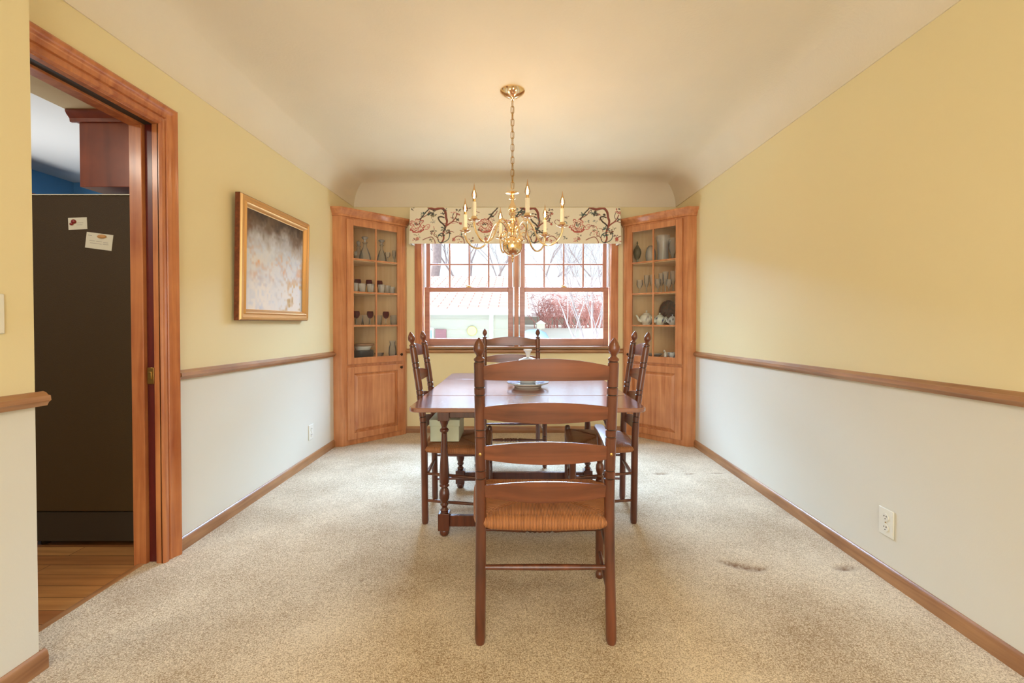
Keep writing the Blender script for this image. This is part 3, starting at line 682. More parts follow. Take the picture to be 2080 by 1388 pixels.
# ------------------------------------------------------------------ corner cabinets
M1, M2, M3 = 1.776, 1.461, 1.142
def corner_cabinet(side):
    s = 1 if side == 'left' else -1
    X0 = XL if s == 1 else XR
    W = lambda u, y: (X0+s*u, y)
    a = math.sqrt(.5)
    o0 = (X0+s*.08, 4.13, 0); t_ = (s*a, a, 0); n_ = (s*a, -a, 0); zz = (0,0,1)
    cab = thing('corner_cabinet', ('left' if s == 1 else 'right')+' corner china cabinet with gridded glass door, '+('holding ruby goblets and decanters' if s == 1 else 'holding teapots and tall vases'), 'cabinet', (X0+s*.3,4.4,0))
    LN = .672
    def db(mb, s0, s1, z0, z1, d0, d1): return mb.obox(o0, t_, n_, zz, s0, s1, d0, d1, z0, z1)
    # carcass: return panel, face frame, rails, kick
    b = MB()
    for (u0,u1,y0,y1) in ((0,.08,4.13,4.15),(.535,.555,4.60,YB)):
        xs = sorted((X0+s*u0, X0+s*u1)); b.box(xs[0], xs[1], y0, y1, .0, 2.20)
    db(b, 0, .050, 0, 2.20, -.02, 0); db(b, .630, LN, 0, 2.20, -.02, 0)
    db(b, .05, .63, 0, .075, -.02, 0); db(b, .05, .63, .745, .785, -.02, 0); db(b, .05, .63, 2.12, 2.20, -.02, 0)
    b.build('face_frame', M_cab, cab, bevel=.0015)
    b = MB(); xs = sorted((X0+s*.002, X0+s*.012)); b.box(xs[0], xs[1], 4.15, YB-.002, .03, 2.2)
    xs = sorted((X0+s*.012, X0+s*.54)); b.box(xs[0], xs[1], YB-.012, YB-.002, .03, 2.2)
    b.build('back_panel', M_cab_in, cab)
    poly = [W(.013,4.152),W(.076,4.152),W(.533,4.609),W(.533,YB-.013),W(.013,YB-.013)]
    for z in (.055, .80, M3-.012, M2-.012, M1-.012, 2.16):
        MB().prism(poly, z, z+.018).build('shelf', M_cab_in if z > .8 else M_cab, cab)
    # crown
    path = [W(0,4.13), W(.08,4.13), W(.555,4.605), W(.555,YB)]
    prof = [(.0,2.165),(.010,2.168),(.012,2.184),(.020,2.190),(.026,2.204),(.044,2.218),(.050,2.226),(.050,2.240),(.0,2.241)]
    def off(d):
        k = math.tan(math.radians(22.5))
        return [W(0,4.13-d), W(.08+d*k,4.13-d), W(.555+d,4.605-d*k), W(.555+d,YB)]
    b = MB(); vs = []
    for d, z in prof: vs += [(x,y,z) for x,y in off(d)]
    n = len(prof); fs = [(i*4+j,i*4+j+1,(i+1)*4+j+1,(i+1)*4+j) for i in range(n-1) for j in range(3)]
    b.add(vs, fs); b.add([(x,y,2.241) for x,y in off(0)]+[(*W(0,YB),2.241)], [(0,1,2,3,4)])
    b.build('crown', M_cab, cab)
    # upper door
    e = .047; e1 = .635; z0, z1 = .776, 2.147; g0, g1, gb, gt = .111, .571, .838, 2.089
    b = MB(); db(b, e, g0, z0, z1, .001, .021); db(b, g1, e1, z0, z1, .001, .021); db(b, g0, g1, z0, gb, .001, .021); db(b, g0, g1, gt, z1, .001, .021)
    ud = b.build('glass_door', M_cab, cab, bevel=.003)
    b = MB(); db(b, .3335, .3485, gb, gt, .004, .019)
    for z in (M1, M2, M3): db(b, g0, g1, z-.0075, z+.0075, .005, .018)
    b.build('muntins', M_cab, ud, bevel=.002)
    b = MB(); db(b, g0-.003, g1+.003, gb-.003, gt+.003, .007, .010); b.build('glass', M_cabglass, ud)
    # lower door
    z0, z1 = .062, .750
    b = MB(); db(b, e, g0, z0, z1, .001, .021); db(b, g1, e1, z0, z1, .001, .021); db(b, g0, g1, z0, z0+.062, .001, .021); db(b, g0, g1, z1-.062, z1, .001, .021)
    ld = b.build('panel_door', M_cab, cab, bevel=.003)
    def P(s_, z, d): return Vector(o0)+Vector(t_)*s_+Vector(n_)*d+Vector((0,0,z))
    b = MB(); pz0, pz1 = z0+.062, z1-.062
    q = [(g0,g1,pz0,pz1,.003),(g0+.008,g1-.008,pz0+.008,pz1-.008,.003),(g0+.034,g1-.034,pz0+.034,pz1-.034,.019),(g0+.036,g1-.036,pz0+.036,pz1-.036,.019)]
    vs = []
    for (a0,a1,c0,c1,d) in q: vs += [P(a0,c0,d),P(a1,c0,d),P(a1,c1,d),P(a0,c1,d)]
    fs = [(i*4+j,i*4+(j+1) % 4,(i+1)*4+(j+1) % 4,(i+1)*4+j) for i in range(3) for j in range(4)]+[(12,13,14,15)]
    b.add(vs, fs); b.build('raised_panel', M_cab, ld, 20)
    for dd, kz in ((ud,.846),(ld,.715)):
        c = P(.606, kz, .021); nn = Vector(n_)
        MB().tube([c, c+nn*.008, c+nn*.014, c+nn*.020, c+nn*.026, c+nn*.028], [.008,.006,.012,.014,.010,.003], 14).build('knob', M_knob, dd)
    return cab
corner_cabinet('left'); corner_cabinet('right')
def cpos(pxx, d, z):
    k = (pxx-CX)/F
    if k < 0: Y = (5.76+1.414*d)/(1-k)
    else: Y = (5.725+1.414*d)/(1+k)
    return Vector((k*Y, Y, z))
SH = {1: M1+.0062, 2: M2+.0062, 3: M3+.0062, 4: .8182}

P_dec = [(0,0),(.045,0),(.056,.01),(.058,.03),(.05,.07),(.03,.12),(.016,.145),(.014,.175),(.024,.186),(.026,.190),(.010,.192),(.012,.2)]
P_stop_flat = [(.010,0),(.011,.02),(.030,.036),(.033,.044),(.028,.050),(.0,.052)]
P_dec2 = [(0,0),(.036,0),(.042,.01),(.047,.06),(.040,.10),(.020,.12),(.015,.15),(.022,.165),(.0,.167)]
P_gob = [(0,0),(.030,0),(.030,.002),(.006,.008),(.004,.05),(.006,.066),(.020,.074),(.030,.095),(.031,.115),(.027,.135)]
P_gobS = [(0,0),(.030,0),(.030,.002),(.006,.008),(.004,.05),(.006,.066)]
P_gobB = [(.004,.064),(.020,.072),(.031,.095),(.033,.115),(.028,.137)]
P_tum = [(0,0),(.027,0),(.029,.004),(.036,.088)]
P_flute = [(0,0),(.026,0),(.026,.002),(.005,.008),(.004,.055),(.012,.07),(.020,.10),(.022,.165)]
P_wine = [(0,0),(.028,0),(.028,.002),(.005,.008),(.004,.045),(.018,.06),(.028,.085),(.026,.13)]
P_urn = [(0,0),(.030,0),(.030,.006),(.010,.02),(.010,.04),(.030,.065),(.042,.11),(.042,.135),(.036,.145),(.038,.150),(.026,.170),(.012,.195),(.006,.205),(.010,.22),(.004,.24),(0,.242)]
P_egg = [(0,0),(.030,0),(.044,.02),(.052,.065),(.048,.11),(.034,.15),(.020,.168),(.0,.172)]
P_vase = [(0,0),(.050,0),(.056,.012),(.050,.08),(.053,.16),(.066,.235),(.064,.25)]
P_hur = [(0,0),(.034,0),(.034,.004),(.010,.02),(.012,.04),(.030,.08),(.036,.13),(.030,.18),(.034,.205)]
def single(name, prof, mt, pos, label, cat, group=None, n=18, flip=False, sc=1):
    if flip: hm = max(z for _, z in prof); prof = [(r,hm-z) for r,z in reversed(prof)]
    prof = [(r*sc, z*sc) for r, z in prof]
    return tag(MB().lathe(prof, pos, n, top=prof[-1][0] < .003).build(name, mt, None, 30, loc=pos), label, cat, group)
# left cabinet, top shelf
def decanter(pxx, d, prof, label, top='flat'):
    pos = cpos(pxx, d, SH[1]); t = thing('decanter', label, 'decanter', pos, group='decanters on the top shelf')
    MB().lathe(prof, pos, 18).build('bottle', M_crystal, t)
    hm = max(z for _, z in prof)
    MB().lathe(P_stop_flat if top == 'flat' else [(.009,0),(.010,.012),(.02,.03),(.018,.05),(0,.06)], (pos.x,pos.y,pos.z+hm-.006), 16).build('stopper', M_cut, t)
decanter(742, .13, P_dec, 'large ship style decanter with flat stopper, left cabinet top shelf')
decanter(729, .24, P_dec2, 'slim decanter behind the large decanter, left cabinet top shelf', 'ball')
decanter(776, .16, [(r*.85,z) for r,z in P_dec], 'decanter standing right of the muntin, left cabinet top shelf')
single('cordial_glass', P_gob, M_crystal, cpos(722,.10,SH[1]), 'small clear goblet at the left end of the left top shelf', 'glass', sc=.62)
single('cordial_glass', P_gob, M_crystal, cpos(788,.10,SH[1]), 'clear stemmed goblet right of the decanters on the left top shelf', 'glass', sc=.85)
single('cordial_glass', P_flute, M_crystal, cpos(801,.09,SH[1]), 'narrow clear flute at the right end of the left top shelf', 'glass', sc=.85)
def ruby(pxx, d, sh, label):
    pos = cpos(pxx, d, SH[sh]); t = thing('ruby_goblet', label, 'goblet', pos, group='ruby goblets in the left cabinet')
    MB().lathe(P_gobS, pos, 18).build('stem', M_crystal, t); MB().lathe(P_gobB, pos, 20, top=False).build('bowl', M_ruby, t)
for pxx, w_ in ((727,'leftmost'),(750,'middle'),(771,'rightmost')):
    ruby(pxx, .17, 2, w_+' ruby goblet behind the tumblers, left cabinet second shelf')
for pxx, w_ in ((724,'leftmost'),(752,'middle'),(784,'rightmost')):
    ruby(pxx, .10, 3, w_+' ruby bowled goblet on the left cabinet third shelf')
for pxx, w_, d in ((721,'leftmost',.07),(736,'second',.08),(753,'third',.08),(775,'fourth',.07),(787,'fifth, half hidden,',.12),(797,'rightmost, plainest',.07)):
    single('cut_tumbler', P_tum, M_cut, cpos(pxx,d,SH[2]), w_+' cut glass tumbler of the left cabinet second shelf', 'tumbler', 'tumblers on the second shelf', sc=1.0 if pxx < 790 else .8)
for pxx, w_, d in ((729,'first',.25),(744,'second',.20),(768,'third',.20),(800,'fourth',.09)):
    single('clear_tumbler', P_tum, M_crystal, cpos(pxx,d,SH[3]+.0), w_+' tall clear tumbler from the left behind third shelf goblets', 'tumbler', 'tumblers on the third shelf', sc=1.15)
# bottom shelf left: covered casserole and glass pitcher
pos = cpos(737,.17,SH[4]); t = thing('covered_dish', 'dark lidded baking dish stacked under a cream pie plate, left cabinet bottom shelf', 'dish', pos)
MB().lathe([(0,0),(.085,0),(.10,.02),(.104,.075),(.10,.08),(.0,.075)], pos, 28).build('dish', M_pan, t)
MB().lathe([(0,.08),(.07,.08),(.085,.11),(.088,.118),(.0,.115)], pos, 28).build('inner_plate', M_porc, t)
MB().lathe([(0,.118),(.10,.122),(.112,.134),(.110,.14),(.0,.128)], pos, 28).build('pie_crust_rim', mat('tan_pottery', (176,140,110), .5), t)
pos = cpos(797,.10,SH[4]); single('glass_pitcher', [(0,0),(.032,0),(.040,.03),(.036,.09),(.026,.13),(.032,.165)], M_crystal, pos, 'clear glass pitcher at the right end of the left bottom shelf', 'pitcher')
pos = cpos(770,.15,SH[4]); single('serving_bowl', [(0,0),(.05,0),(.06,.01),(.09,.06),(.095,.085),(.09,.085),(.05,.015),(0,.012)], M_crystal, pos, 'wide clear serving bowl on the left cabinet bottom shelf', 'bowl', n=26, sc=.5)
# right cabinet
single('glass_urn', P_urn, glassy('smoky_glass', (190,180,150), .3, .25, (170,160,120)), cpos(1294,.08,SH[1]), 'smoky lidded glass urn at the left of the right top shelf', 'urn', sc=.95)
single('cut_glass_vase', P_egg, M_cut, cpos(1321,.12,SH[1]), 'egg shaped cut glass vase on the right cabinet top shelf', 'vase', sc=1.02)
single('cut_glass_vase', P_vase, M_cut, cpos(1346,.15,SH[1]), 'tallest cylindrical cut glass vase on the right top shelf', 'vase', n=24, sc=1.05)
single('glass_hurricane', P_hur, M_crystal, cpos(1366,.12,SH[1]), 'footed glass with rounded bowl at the right of the right top shelf', 'glass', sc=1.08)
for i, (pxx, d, pr, lab, sc) in enumerate((
    (1299,.08,P_wine,'short stemmed glass at the left end',.95),(1313,.12,P_flute,'tall flute left of the muntin',1.0),(1324,.12,P_flute,'tall flute nearest the muntin on its left',1.0),
    (1336,.10,P_wine,'short stemmed glass right of the muntin',.95),(1343,.15,P_flute,'tall flute behind the short stemmed glass',1.05),(1351,.12,P_flute,'tallest flute at the middle of the right pane',1.1),
    (1358,.08,P_wine,'small wine glass in front of the flutes',.85),(1367,.12,P_flute,'tall flute at the right end',1.1))):
    single('stemmed_glass', pr, M_crystal, cpos(pxx,d,SH[2]), lab+' of the right cabinet second shelf', 'glass', 'stemmed glasses on the right cabinet second shelf', sc=sc*1.17)
def teapot(pxx, d, label, bodycol, deco, sc, group=True):
    pos = cpos(pxx, d, SH[3]); t = thing('teapot', label, 'teapot', pos, group='teapots on the third shelf of the right cabinet')
    m_ = attr_mat('teapot_glaze', .15, None, .5)
    pr = [(0,0),(.034,0),(.036,.006),(.050,.022),(.062,.05),(.060,.072),(.044,.092),(.030,.098),(0,.098)]
    pr = [(r*sc,z*sc) for r,z in pr]
    b = MB(); b.lathe(pr, pos, 40); 
    o = b.build('body', m_, t, 40)
    N = len(o.data.vertices); rg = random.Random(int(pxx)); base = L(bodycol); cc = np.tile(base,(N,1))
    for i, v_ in enumerate(o.data.vertices):
        a = math.atan2(v_.co.y, v_.co.x)
        q = math.sin(a*7+v_.co.z*90)*math.sin(a*3-v_.co.z*150)+rg.uniform(-.5,.5)
        if q > .55 and .02 < v_.co.z < .085*sc: cc[i] = L(deco[i % len(deco)])
    setcol(o, cc)
    mp = mat('teapot_glaze_plain', bodycol, .15, coat=.5)
    b = MB(); b.lathe([(r*sc,z*sc) for r,z in [(.032,.096),(.030,.104),(.016,.112),(.004,.114),(.004,.118),(.009,.124),(.009,.130),(0,.134)]], pos, 20); b.build('lid', mp, t)
    p = pos; s = sc
    MB().tube([p+Vector((-.050,-.01,.035))*s, p+Vector((-.072,-.012,.045))*s, p+Vector((-.084,-.014,.07))*s, p+Vector((-.098,-.016,.090))*s], [.016*s,.012*s,.009*s,.007*s], 12).build('spout', mp, t)
    MB().tube([p+Vector((.050,.005,.080))*s, p+Vector((.072,.007,.086))*s, p+Vector((.086,.008,.066))*s, p+Vector((.078,.008,.040))*s, p+Vector((.054,.006,.028))*s], .006*s, 10).build('handle', mp, t)
teapot(1313,.10,'largest cream teapot with grey floral pattern, leftmost on the third shelf',(232,230,222),((150,146,150),(176,160,160)),1.12)
teapot(1340,.09,'white teapot with blue and pink flowers, middle of the third shelf',(226,236,232),((40,56,110),(170,130,150),(60,70,120)),.92)
teapot(1366,.12,'white and navy teapot at the right end of the third shelf',(214,222,236),((36,44,86),(30,34,60)),.78)
# bottom right shelf: figurine, bowl, dishes
pos = cpos(1352,.10,SH[4]); t = thing('china_figurine', 'small white china bird figurine on the right bottom shelf', 'figurine', pos)
MB().lathe([(0,0),(.020,0),(.022,.006),(.016,.012),(.018,.03),(.014,.05),(.008,.062),(0,.07)], pos, 16).build('body', M_porc, t)
MB().sphere(pos+Vector((-.012,0,.072)), .011, 12, 8).build('head', M_porc, t); MB().tube([pos+Vector((-.02,0,.072)),pos+Vector((-.034,0,.070))], [.004,.001], 8).build('beak', M_ormag, t)
single('floral_bowl', [(0,0),(.022,0),(.024,.008),(.044,.03),(.056,.062),(.053,.062),(.035,.025),(0,.012)], attr_mat('plain_bowl', .2), cpos(1367,.08,SH[4]), 'pale blue and white bowl at the right of the right bottom shelf', 'bowl', n=24, sc=1.0)
o = bpy.data.objects['floral_bowl']; cc = np.tile(L((226,232,238)),(len(o.data.vertices),1)); cc[::5] = L((120,140,180)); setcol(o, cc)
single('glass_dish', [(0,0),(.03,0),(.035,.004),(.075,.03),(.08,.04),(.077,.04),(.03,.01),(0,.009)], M_cut, cpos(1330,.13,SH[4]), 'wide cut glass dish on the right cabinet bottom shelf', 'dish', n=26)
bk = cpos(1357,.25,SH[3]); t = thing('tall_dark_platter', 'dark brown patterned platter leaning behind the teapots', 'platter', bk)
b = MB(); ax = Vector((-.707,.707,0)).normalized(); nrm = Vector((-.707,-.707,0)); vs = []; NN = 28
for r_, dd in ((.10,.006),(.10,0),(.085,-.004),(.0005,-.001)):
    for k in range(NN):
        a = 2*PI*k/NN; vs.append(bk+Vector((0,0,.128))+ax*(r_*math.cos(a))+Vector((0,0,1))*(r_*1.25*math.sin(a))-nrm*dd)
b.add(vs, [(i*NN+k, i*NN+(k+1) % NN, (i+1)*NN+(k+1) % NN, (i+1)*NN+k) for i in range(3) for k in range(NN)]+[tuple(range(NN))])
b.build('plate', mat('dark_lacquer', (70,34,22), .25, coat=.5, vary=(40,.7)), t)

# ------------------------------------------------------------------ chandelier
CHX, CHY = -.025, 2.81
ch = thing('chandelier', 'polished brass six arm candle chandelier hanging over the table', 'chandelier', (CHX,CHY,ZT))
MB().lathe([(0,0),(.077,0),(.078,-.006),(.070,-.016),(.050,-.030),(.030,-.040),(.014,-.046),(.010,-.056),(0,-.058)][::-1], (CHX,CHY,ZT), 32).build('canopy', M_brass, ch)
b = MB(); z = ZT-.056; i = 0
while z > 2.03:
    pts = []; L_ = .046; w_ = .0095
    for k in range(20):
        a = 2*PI*k/20; yy = math.sin(a)*w_; zz_ = (1 if math.cos(a) > 0 else -1)*(L_/2-w_)+math.cos(a)*w_
        if i % 2: pts.append((CHX+yy, CHY, z-L_/2+zz_))
        else: pts.append((CHX+yy*.35, CHY+yy*.93, z-L_/2+zz_))
    b.tube(pts, .0022, 6, closed=True); z -= L_-.0065; i += 1
b.tube([(CHX+.004*math.sin(q*.9), CHY+.004*math.cos(q*.9), ZT-.05-q*.0295) for q in range(21)], .0016, 6)
b.build('chain', M_brass_old, ch)
z0 = lambda y: H-(y-CY)*CHY/F
col = [(0,z0(388)),(.006,z0(389)),(.008,z0(391)),(.042,z0(392.6)),(.042,z0(394)),(.012,z0(396)),(.010,z0(398)),(.018,z0(400)),(.010,z0(402)),(.016,z0(404)),(.020,z0(405.5)),(.010,z0(407)),(.009,z0(410)),(.014,z0(415)),(.022,z0(420)),(.026,z0(424)),(.024,z0(428)),(.014,z0(431)),(.022,z0(433)),(.024,z0(436)),(.014,z0(440)),(.012,z0(443)),(.020,z0(446)),(.020,z0(449)),(.012,z0(451)),(.012,z0(455)),(.024,z0(459)),(.030,z0(463)),(.030,z0(468)),(.020,z0(472)),(.010,z0(474)),(.010,z0(478)),(.016,z0(480))]
MB().lathe([(r,z) for r,z in col][::-1], (CHX,CHY,0), 24).build('column', M_brass, ch)
zc = z0(501); R_ = .064
pr = [(R_*math.sin(PI*k/20), zc-R_*math.cos(PI*k/20)) for k in range(21)]
MB().lathe(pr, (CHX,CHY,0), 32).build('ball', M_brass, ch)
MB().lathe([(0,z0(534)),(.004,z0(532.5)),(.007,z0(530)),(.004,z0(528)),(.012,z0(526)),(.004,z0(524)),(.010,z0(522)),(.014,z0(520)),(.010,z0(518))], (CHX,CHY,0), 16).build('finial', M_brass, ch)
def spline(P, n=6):
    P = [Vector(p) for p in P]; Q = [P[0]]+P+[P[-1]]; out = []
    for i in range(1,len(Q)-2):
        for k in range(n):
            t = k/n; out.append(.5*((2*Q[i])+(-Q[i-1]+Q[i+1])*t+(2*Q[i-1]-5*Q[i]+4*Q[i+1]-Q[i+2])*t*t+(-Q[i-1]+3*Q[i]-3*Q[i+1]+Q[i+2])*t**3))
    return out+[P[-1]]
AR = .317; ZCUP = 1.763
for k in range(6):
    a = math.radians(46+60*k); ca, sa = math.cos(a), math.sin(a)
    Pf = lambda r, z: (CHX+r*ca, CHY+r*sa, z)
    arm = [Pf(*p) for p in ((.024,1.742),(.040,1.772),(.062,1.802),(.090,1.812),(.116,1.795),(.136,1.758),(.155,1.712),(.185,1.670),(.225,1.650),(.268,1.662),(.300,1.695),(.315,1.730),(AR,1.752))]
    ao = MB().tube(spline(arm), .0058, 10).build('arm', M_brass, ch)
    cl = [Pf(*p) for p in ((.030,1.700),(.055,1.690),(.080,1.700),(.088,1.722),(.074,1.738),(.056,1.730),(.058,1.716),(.068,1.716))]
    MB().tube(spline(cl), [.0036]*(len(spline(cl))), 8).build('scroll', M_brass, ao)
    c = Pf(AR, 0)
    MB().lathe([(.004,1.745),(.006,1.750),(.008,1.756),(.020,1.759),(.035,1.766),(.037,1.769),(.035,1.770),(.018,1.764),(.010,1.765),(.016,1.769),(.019,1.776),(.017,1.784),(.0155,1.788),(0,1.788)], c, 22).build('drip_pan', M_brass, ao)
    MB().lathe([(.0118,1.787),(.0118,1.872),(.006,1.873)], c, 16).build('candle_sleeve', M_candle, ao)
    MB().lathe([(.007,1.873),(.0085,1.876),(.0085,1.888),(0,1.889)], c, 14).build('socket', M_brass_old, ao)
    bo = MB().lathe([(.006,1.888),(.012,1.896),(.0155,1.906),(.015,1.918),(.010,1.934),(.005,1.950),(.0025,1.966),(.001,1.979)], c, 16).build('bulb', M_bulb, ao)
    MB().lathe([(.001,1.893),(.0035,1.900),(.0050,1.910),(.0040,1.922),(.0015,1.934),(.0005,1.938)], c, 10).build('filament', M_fil, bo)
    l = bpy.data.lights.new('candle_light', 'POINT'); l.energy = 1.9; l.color = (1,.86,.68); l.shadow_soft_size = .012
    lo_ = bpy.data.objects.new('candle_light', l); lo_.location = (c[0],c[1],1.912); COL.objects.link(lo_)

# ------------------------------------------------------------------ chairs (face +Y, origin on the floor between the legs)
def make_chair(name, label, arms, group, hb=.2375, hf=.272, dp=.37, foot=-.042, rr0=.0255):
    t = thing(name, label, 'chair', (0,0,0), 0, group)
    yb, yf = -dp/2, dp/2
    def py(z):   # fore-aft position of the back posts
        pts = [(0,foot),(.15,foot*.62),(.30,foot*.2),(.45,0),(.60,-.006),(.80,-.030),(1.00,-.060),(1.12,-.080)]
        for (a,b_),(c,d) in zip(pts, pts[1:]):
            if a <= z <= c: u = (z-a)/(c-a); return yb+b_+(d-b_)*u
        return yb-.08
    grooves = (.931,.903,.774,.747,.62,.59)
    zs = [0,.006,.02,.10,.20,.30,.40,.5,.56]+[.68,.70,.82,.86,.96,1.0]
    rad = {}
    for z in zs: rad[z] = .0155 if z < .003 else (.0175 if z < .01 else .0195)
    for g in grooves:
        rad[g-.0035] = .0197; rad[g-.0015] = .0172; rad[g+.0015] = .0172; rad[g+.0035] = .0197
    for z, r in ((1.018,.0195),(1.022,.0165),(1.026,.0165),(1.029,.0195),(1.034,.0195),(1.039,.013),(1.043,.010),(1.048,.0105),(1.053,.014),(1.062,.0195),(1.070,.0205),(1.080,.0190),(1.092,.0140),(1.102,.0075),(1.109,.0015)): rad[z] = r
    zs = sorted(rad)
    for sx in (-1,1):
        MB().tube([(sx*hb, py(z), z) for z in zs], [rad[z] for z in zs], 18).build('back_post', M_post, t)
    # slats: bowed back and arched on top
    for (zb, zt, arch) in ((.962,1.006,.030),(.819,.858,.022),(.667,.711,.024),(.524,.563,.025)):
        n_ = 20; vs = []
        for i in range(n_+1):
            u = -1+2*i/n_; x = u*(hb-.008); bow = .028*(1-u*u); zt_ = zt+arch*(1-u*u); zb_ = zb-.004+.0+(-.012)*(1-u*u)*(0 if zb > .9 else 1)
            for z_, th in ((zb_,.0045),(zt_,.0045)):
                y = py(zb+.03)-bow+(-.012 if z_ == zt_ else .0)*.6
                vs += [(x,y-th,z_),(x,y+th,z_)]
        fs = []
        for i in range(n_):
            a = i*4; q = a+4
            fs += [(a,a+2,q+2,q),(a+1,q+1,q+3,a+3),(a+2,a+3,q+3,q+2),(a,q,q+1,a+1)]
        fs += [(0,1,3,2),(n_*4,n_*4+2,n_*4+3,n_*4+1)]
        MB_ = MB(); MB_.add(vs, fs); MB_.build('slat', M_slat, t, 40, bevel=.0015)
    for sx in (-1,1):
        top = .462 if not arms else .462
        zz_ = [0,.006,.016,.026,.034,.044,.06,.10,.25,.252,.256,.258,.40,.44,.462,.470,.474]
        rr_ = [.012,.017,.019,.017,.012,.016,.0185,.019,.019,.0172,.0172,.019,.0195,.0195,.018,.014,.006]
        MB().tube([(sx*hf, yf, z) for z in zz_], rr_, 16).build('leg', M_leg, t)
    # stretchers
    def st(p, q, r=.0085): MB().tube([p, [(a+b_)/2 for a,b_ in zip(p,q)], q], [r*.85,r*1.1,r*.85], 12).build('stretcher', M_chair, t)
    st((-hb,py(.262),.262),(hb,py(.262),.262),.0105)
    for sx in (-1,1):
        st((sx*hb,py(.14),.135),(sx*hf,yf,.125)); st((sx*hb,py(.29),.292),(sx*hf,yf,.275))
    N = 48; pts = []; rr_ = []
    for i in range(N+1):
        x = -hf+2*hf*i/N; u = abs(x)/hf; pts.append((x,yf,.222))
        r = .007+.007*max(0,1-abs(u-.26)/.5)
        if u < .26: r = .016-.004*abs(math.sin(u*PI/.087))
        if .20 < u < .23 or .09 < u < .12: r = .008
        rr_.append(r)
    MB().tube(pts, rr_, 12).build('front_stretcher', M_chair, t)
    # rush seat
    b = MB(); uvs = []
    n_ = 24; zt_ = .455
    def sp(u, v):   # u,v in -1..1
        w = hb-.004+(hf-hb)*(v+1)/2; x = u*w; y = yb+.004+(dp-.008)*(v+1)/2
        e = max(abs(u),abs(v)); diag = abs(abs(u)-abs(v))
        z = zt_+.006*(1-e)-.010*math.exp(-(diag/.05)**2)*(1-.2*e)-.008*(max(0,e-.86)/.14)**2
        return (x,y,z)
    vs = [sp(-1+2*i/n_, -1+2*j/n_) for j in range(n_+1) for i in range(n_+1)]
    b.add(vs, [(j*(n_+1)+i,j*(n_+1)+i+1,(j+1)*(n_+1)+i+1,(j+1)*(n_+1)+i) for j in range(n_) for i in range(n_)])
    b.add([(x,y,.412) for x,y,_ in (sp(-1,-1),sp(1,-1),sp(1,1),sp(-1,1))], [(0,1,2,3)])
    corners = [(-hb,yb),(hb,yb),(hf,yf),(-hf,yf)]
    for i in range(4):
        p, q = corners[i], corners[(i+1) % 4]; m_ = 12
        pl = []
        for k in range(m_+1):
            u = k/m_; sag = .004*math.sin(PI*u); pl.append((p[0]+(q[0]-p[0])*u, p[1]+(q[1]-p[1])*u, .451-rr0-sag))
        b.tube(pl, [.015]+[rr0+.003*math.sin(PI*k/m_) for k in range(1,m_)]+[.015], 12)
    so = b.build('seat', M_rush, t, 50)
    me = so.data; uvl = me.uv_layers.new(name='UVMap')
    for p in me.polygons:
        c = p.center; wx = abs(c.x)/(hb+(hf-hb)*((c.y-yb)/dp)); wy = abs(c.y)/(dp/2)
        fb = wy > wx
        for li in p.loop_indices:
            co = me.vertices[me.loops[li].vertex_index].co
            uvl.data[li].uv = (co.x, co.y*.15+co.z*.15) if fb else (co.y, co.x*.15+co.z*.15)
    if arms:
        for sx in (-1,1):
            xf = hf-.002
            MB().tube([(sx*xf,yf-.01,z) for z in (.455,.47,.478,.49,.505,.52,.53,.54,.56,.60,.64,.655,.668,.69)], [.012,.017,.012,.016,.019,.017,.012,.015,.013,.011,.013,.016,.012,.010], 14).build('arm_support', M_chair, t)
            # flat arm widening toward the front
            n_ = 10; vs = []
            for i in range(n_+1):
                u = i/n_; y = py(.68)+.0+(yf+.03-py(.68))*u; xm = hb+(xf-hb)*u; w = .013+.012*u**1.2 if u < .95 else .015
                z = .683+.010*math.sin(PI*u)+.004*u
                for dx, dz in ((-w,-.008),(w,-.008),(w,.008),(-w,.008)): vs.append((sx*(xm+dx), y, z+dz))
            fs = [(i*4+j,i*4+(j+1) % 4,(i+1)*4+(j+1) % 4,(i+1)*4+j) for i in range(n_) for j in range(4)]+[(0,1,2,3),(n_*4,n_*4+1,n_*4+2,n_*4+3)]
            q = MB(); q.add(vs, fs); q.build('armrest', M_chair, t, 40, bevel=.003)
            yy = py(.685); MB().tube([(sx*hb,yy-.0185,.685),(sx*hb,yy-.0215,.685),(sx*hb,yy-.023,.685)], [.006,.006,.003], 12).build('screw_cap', M_brass_old, t)
    return t
arm1 = make_chair('ladderback_armchair', 'ladderback armchair in front with its back to the viewer', True, None)
def place(o, x, y, rz): o.location = (x,y,.009); o.rotation_euler = (0,0,rz)
arm2 = copy_tree(arm1); arm2['label'] = 'ladderback armchair at the far table end under the window'
place(arm1, .106, 1.815, 0); place(arm2, -.046, 3.72, PI)
side1 = make_chair('ladderback_chair', 'armless ladderback chair left of the table with a pale box on its seat', False, None, hb=.175, hf=.225, dp=.36, foot=.004, rr0=.018)
side2 = copy_tree(side1); side2['label'] = 'armless ladderback chair right of the table with empty rush seat'
# left chair faces +X: local +Y -> world +X
place(side1, -.355, 2.725, -PI/2+.02)
place(side2, .512, 2.735, PI/2-.05)

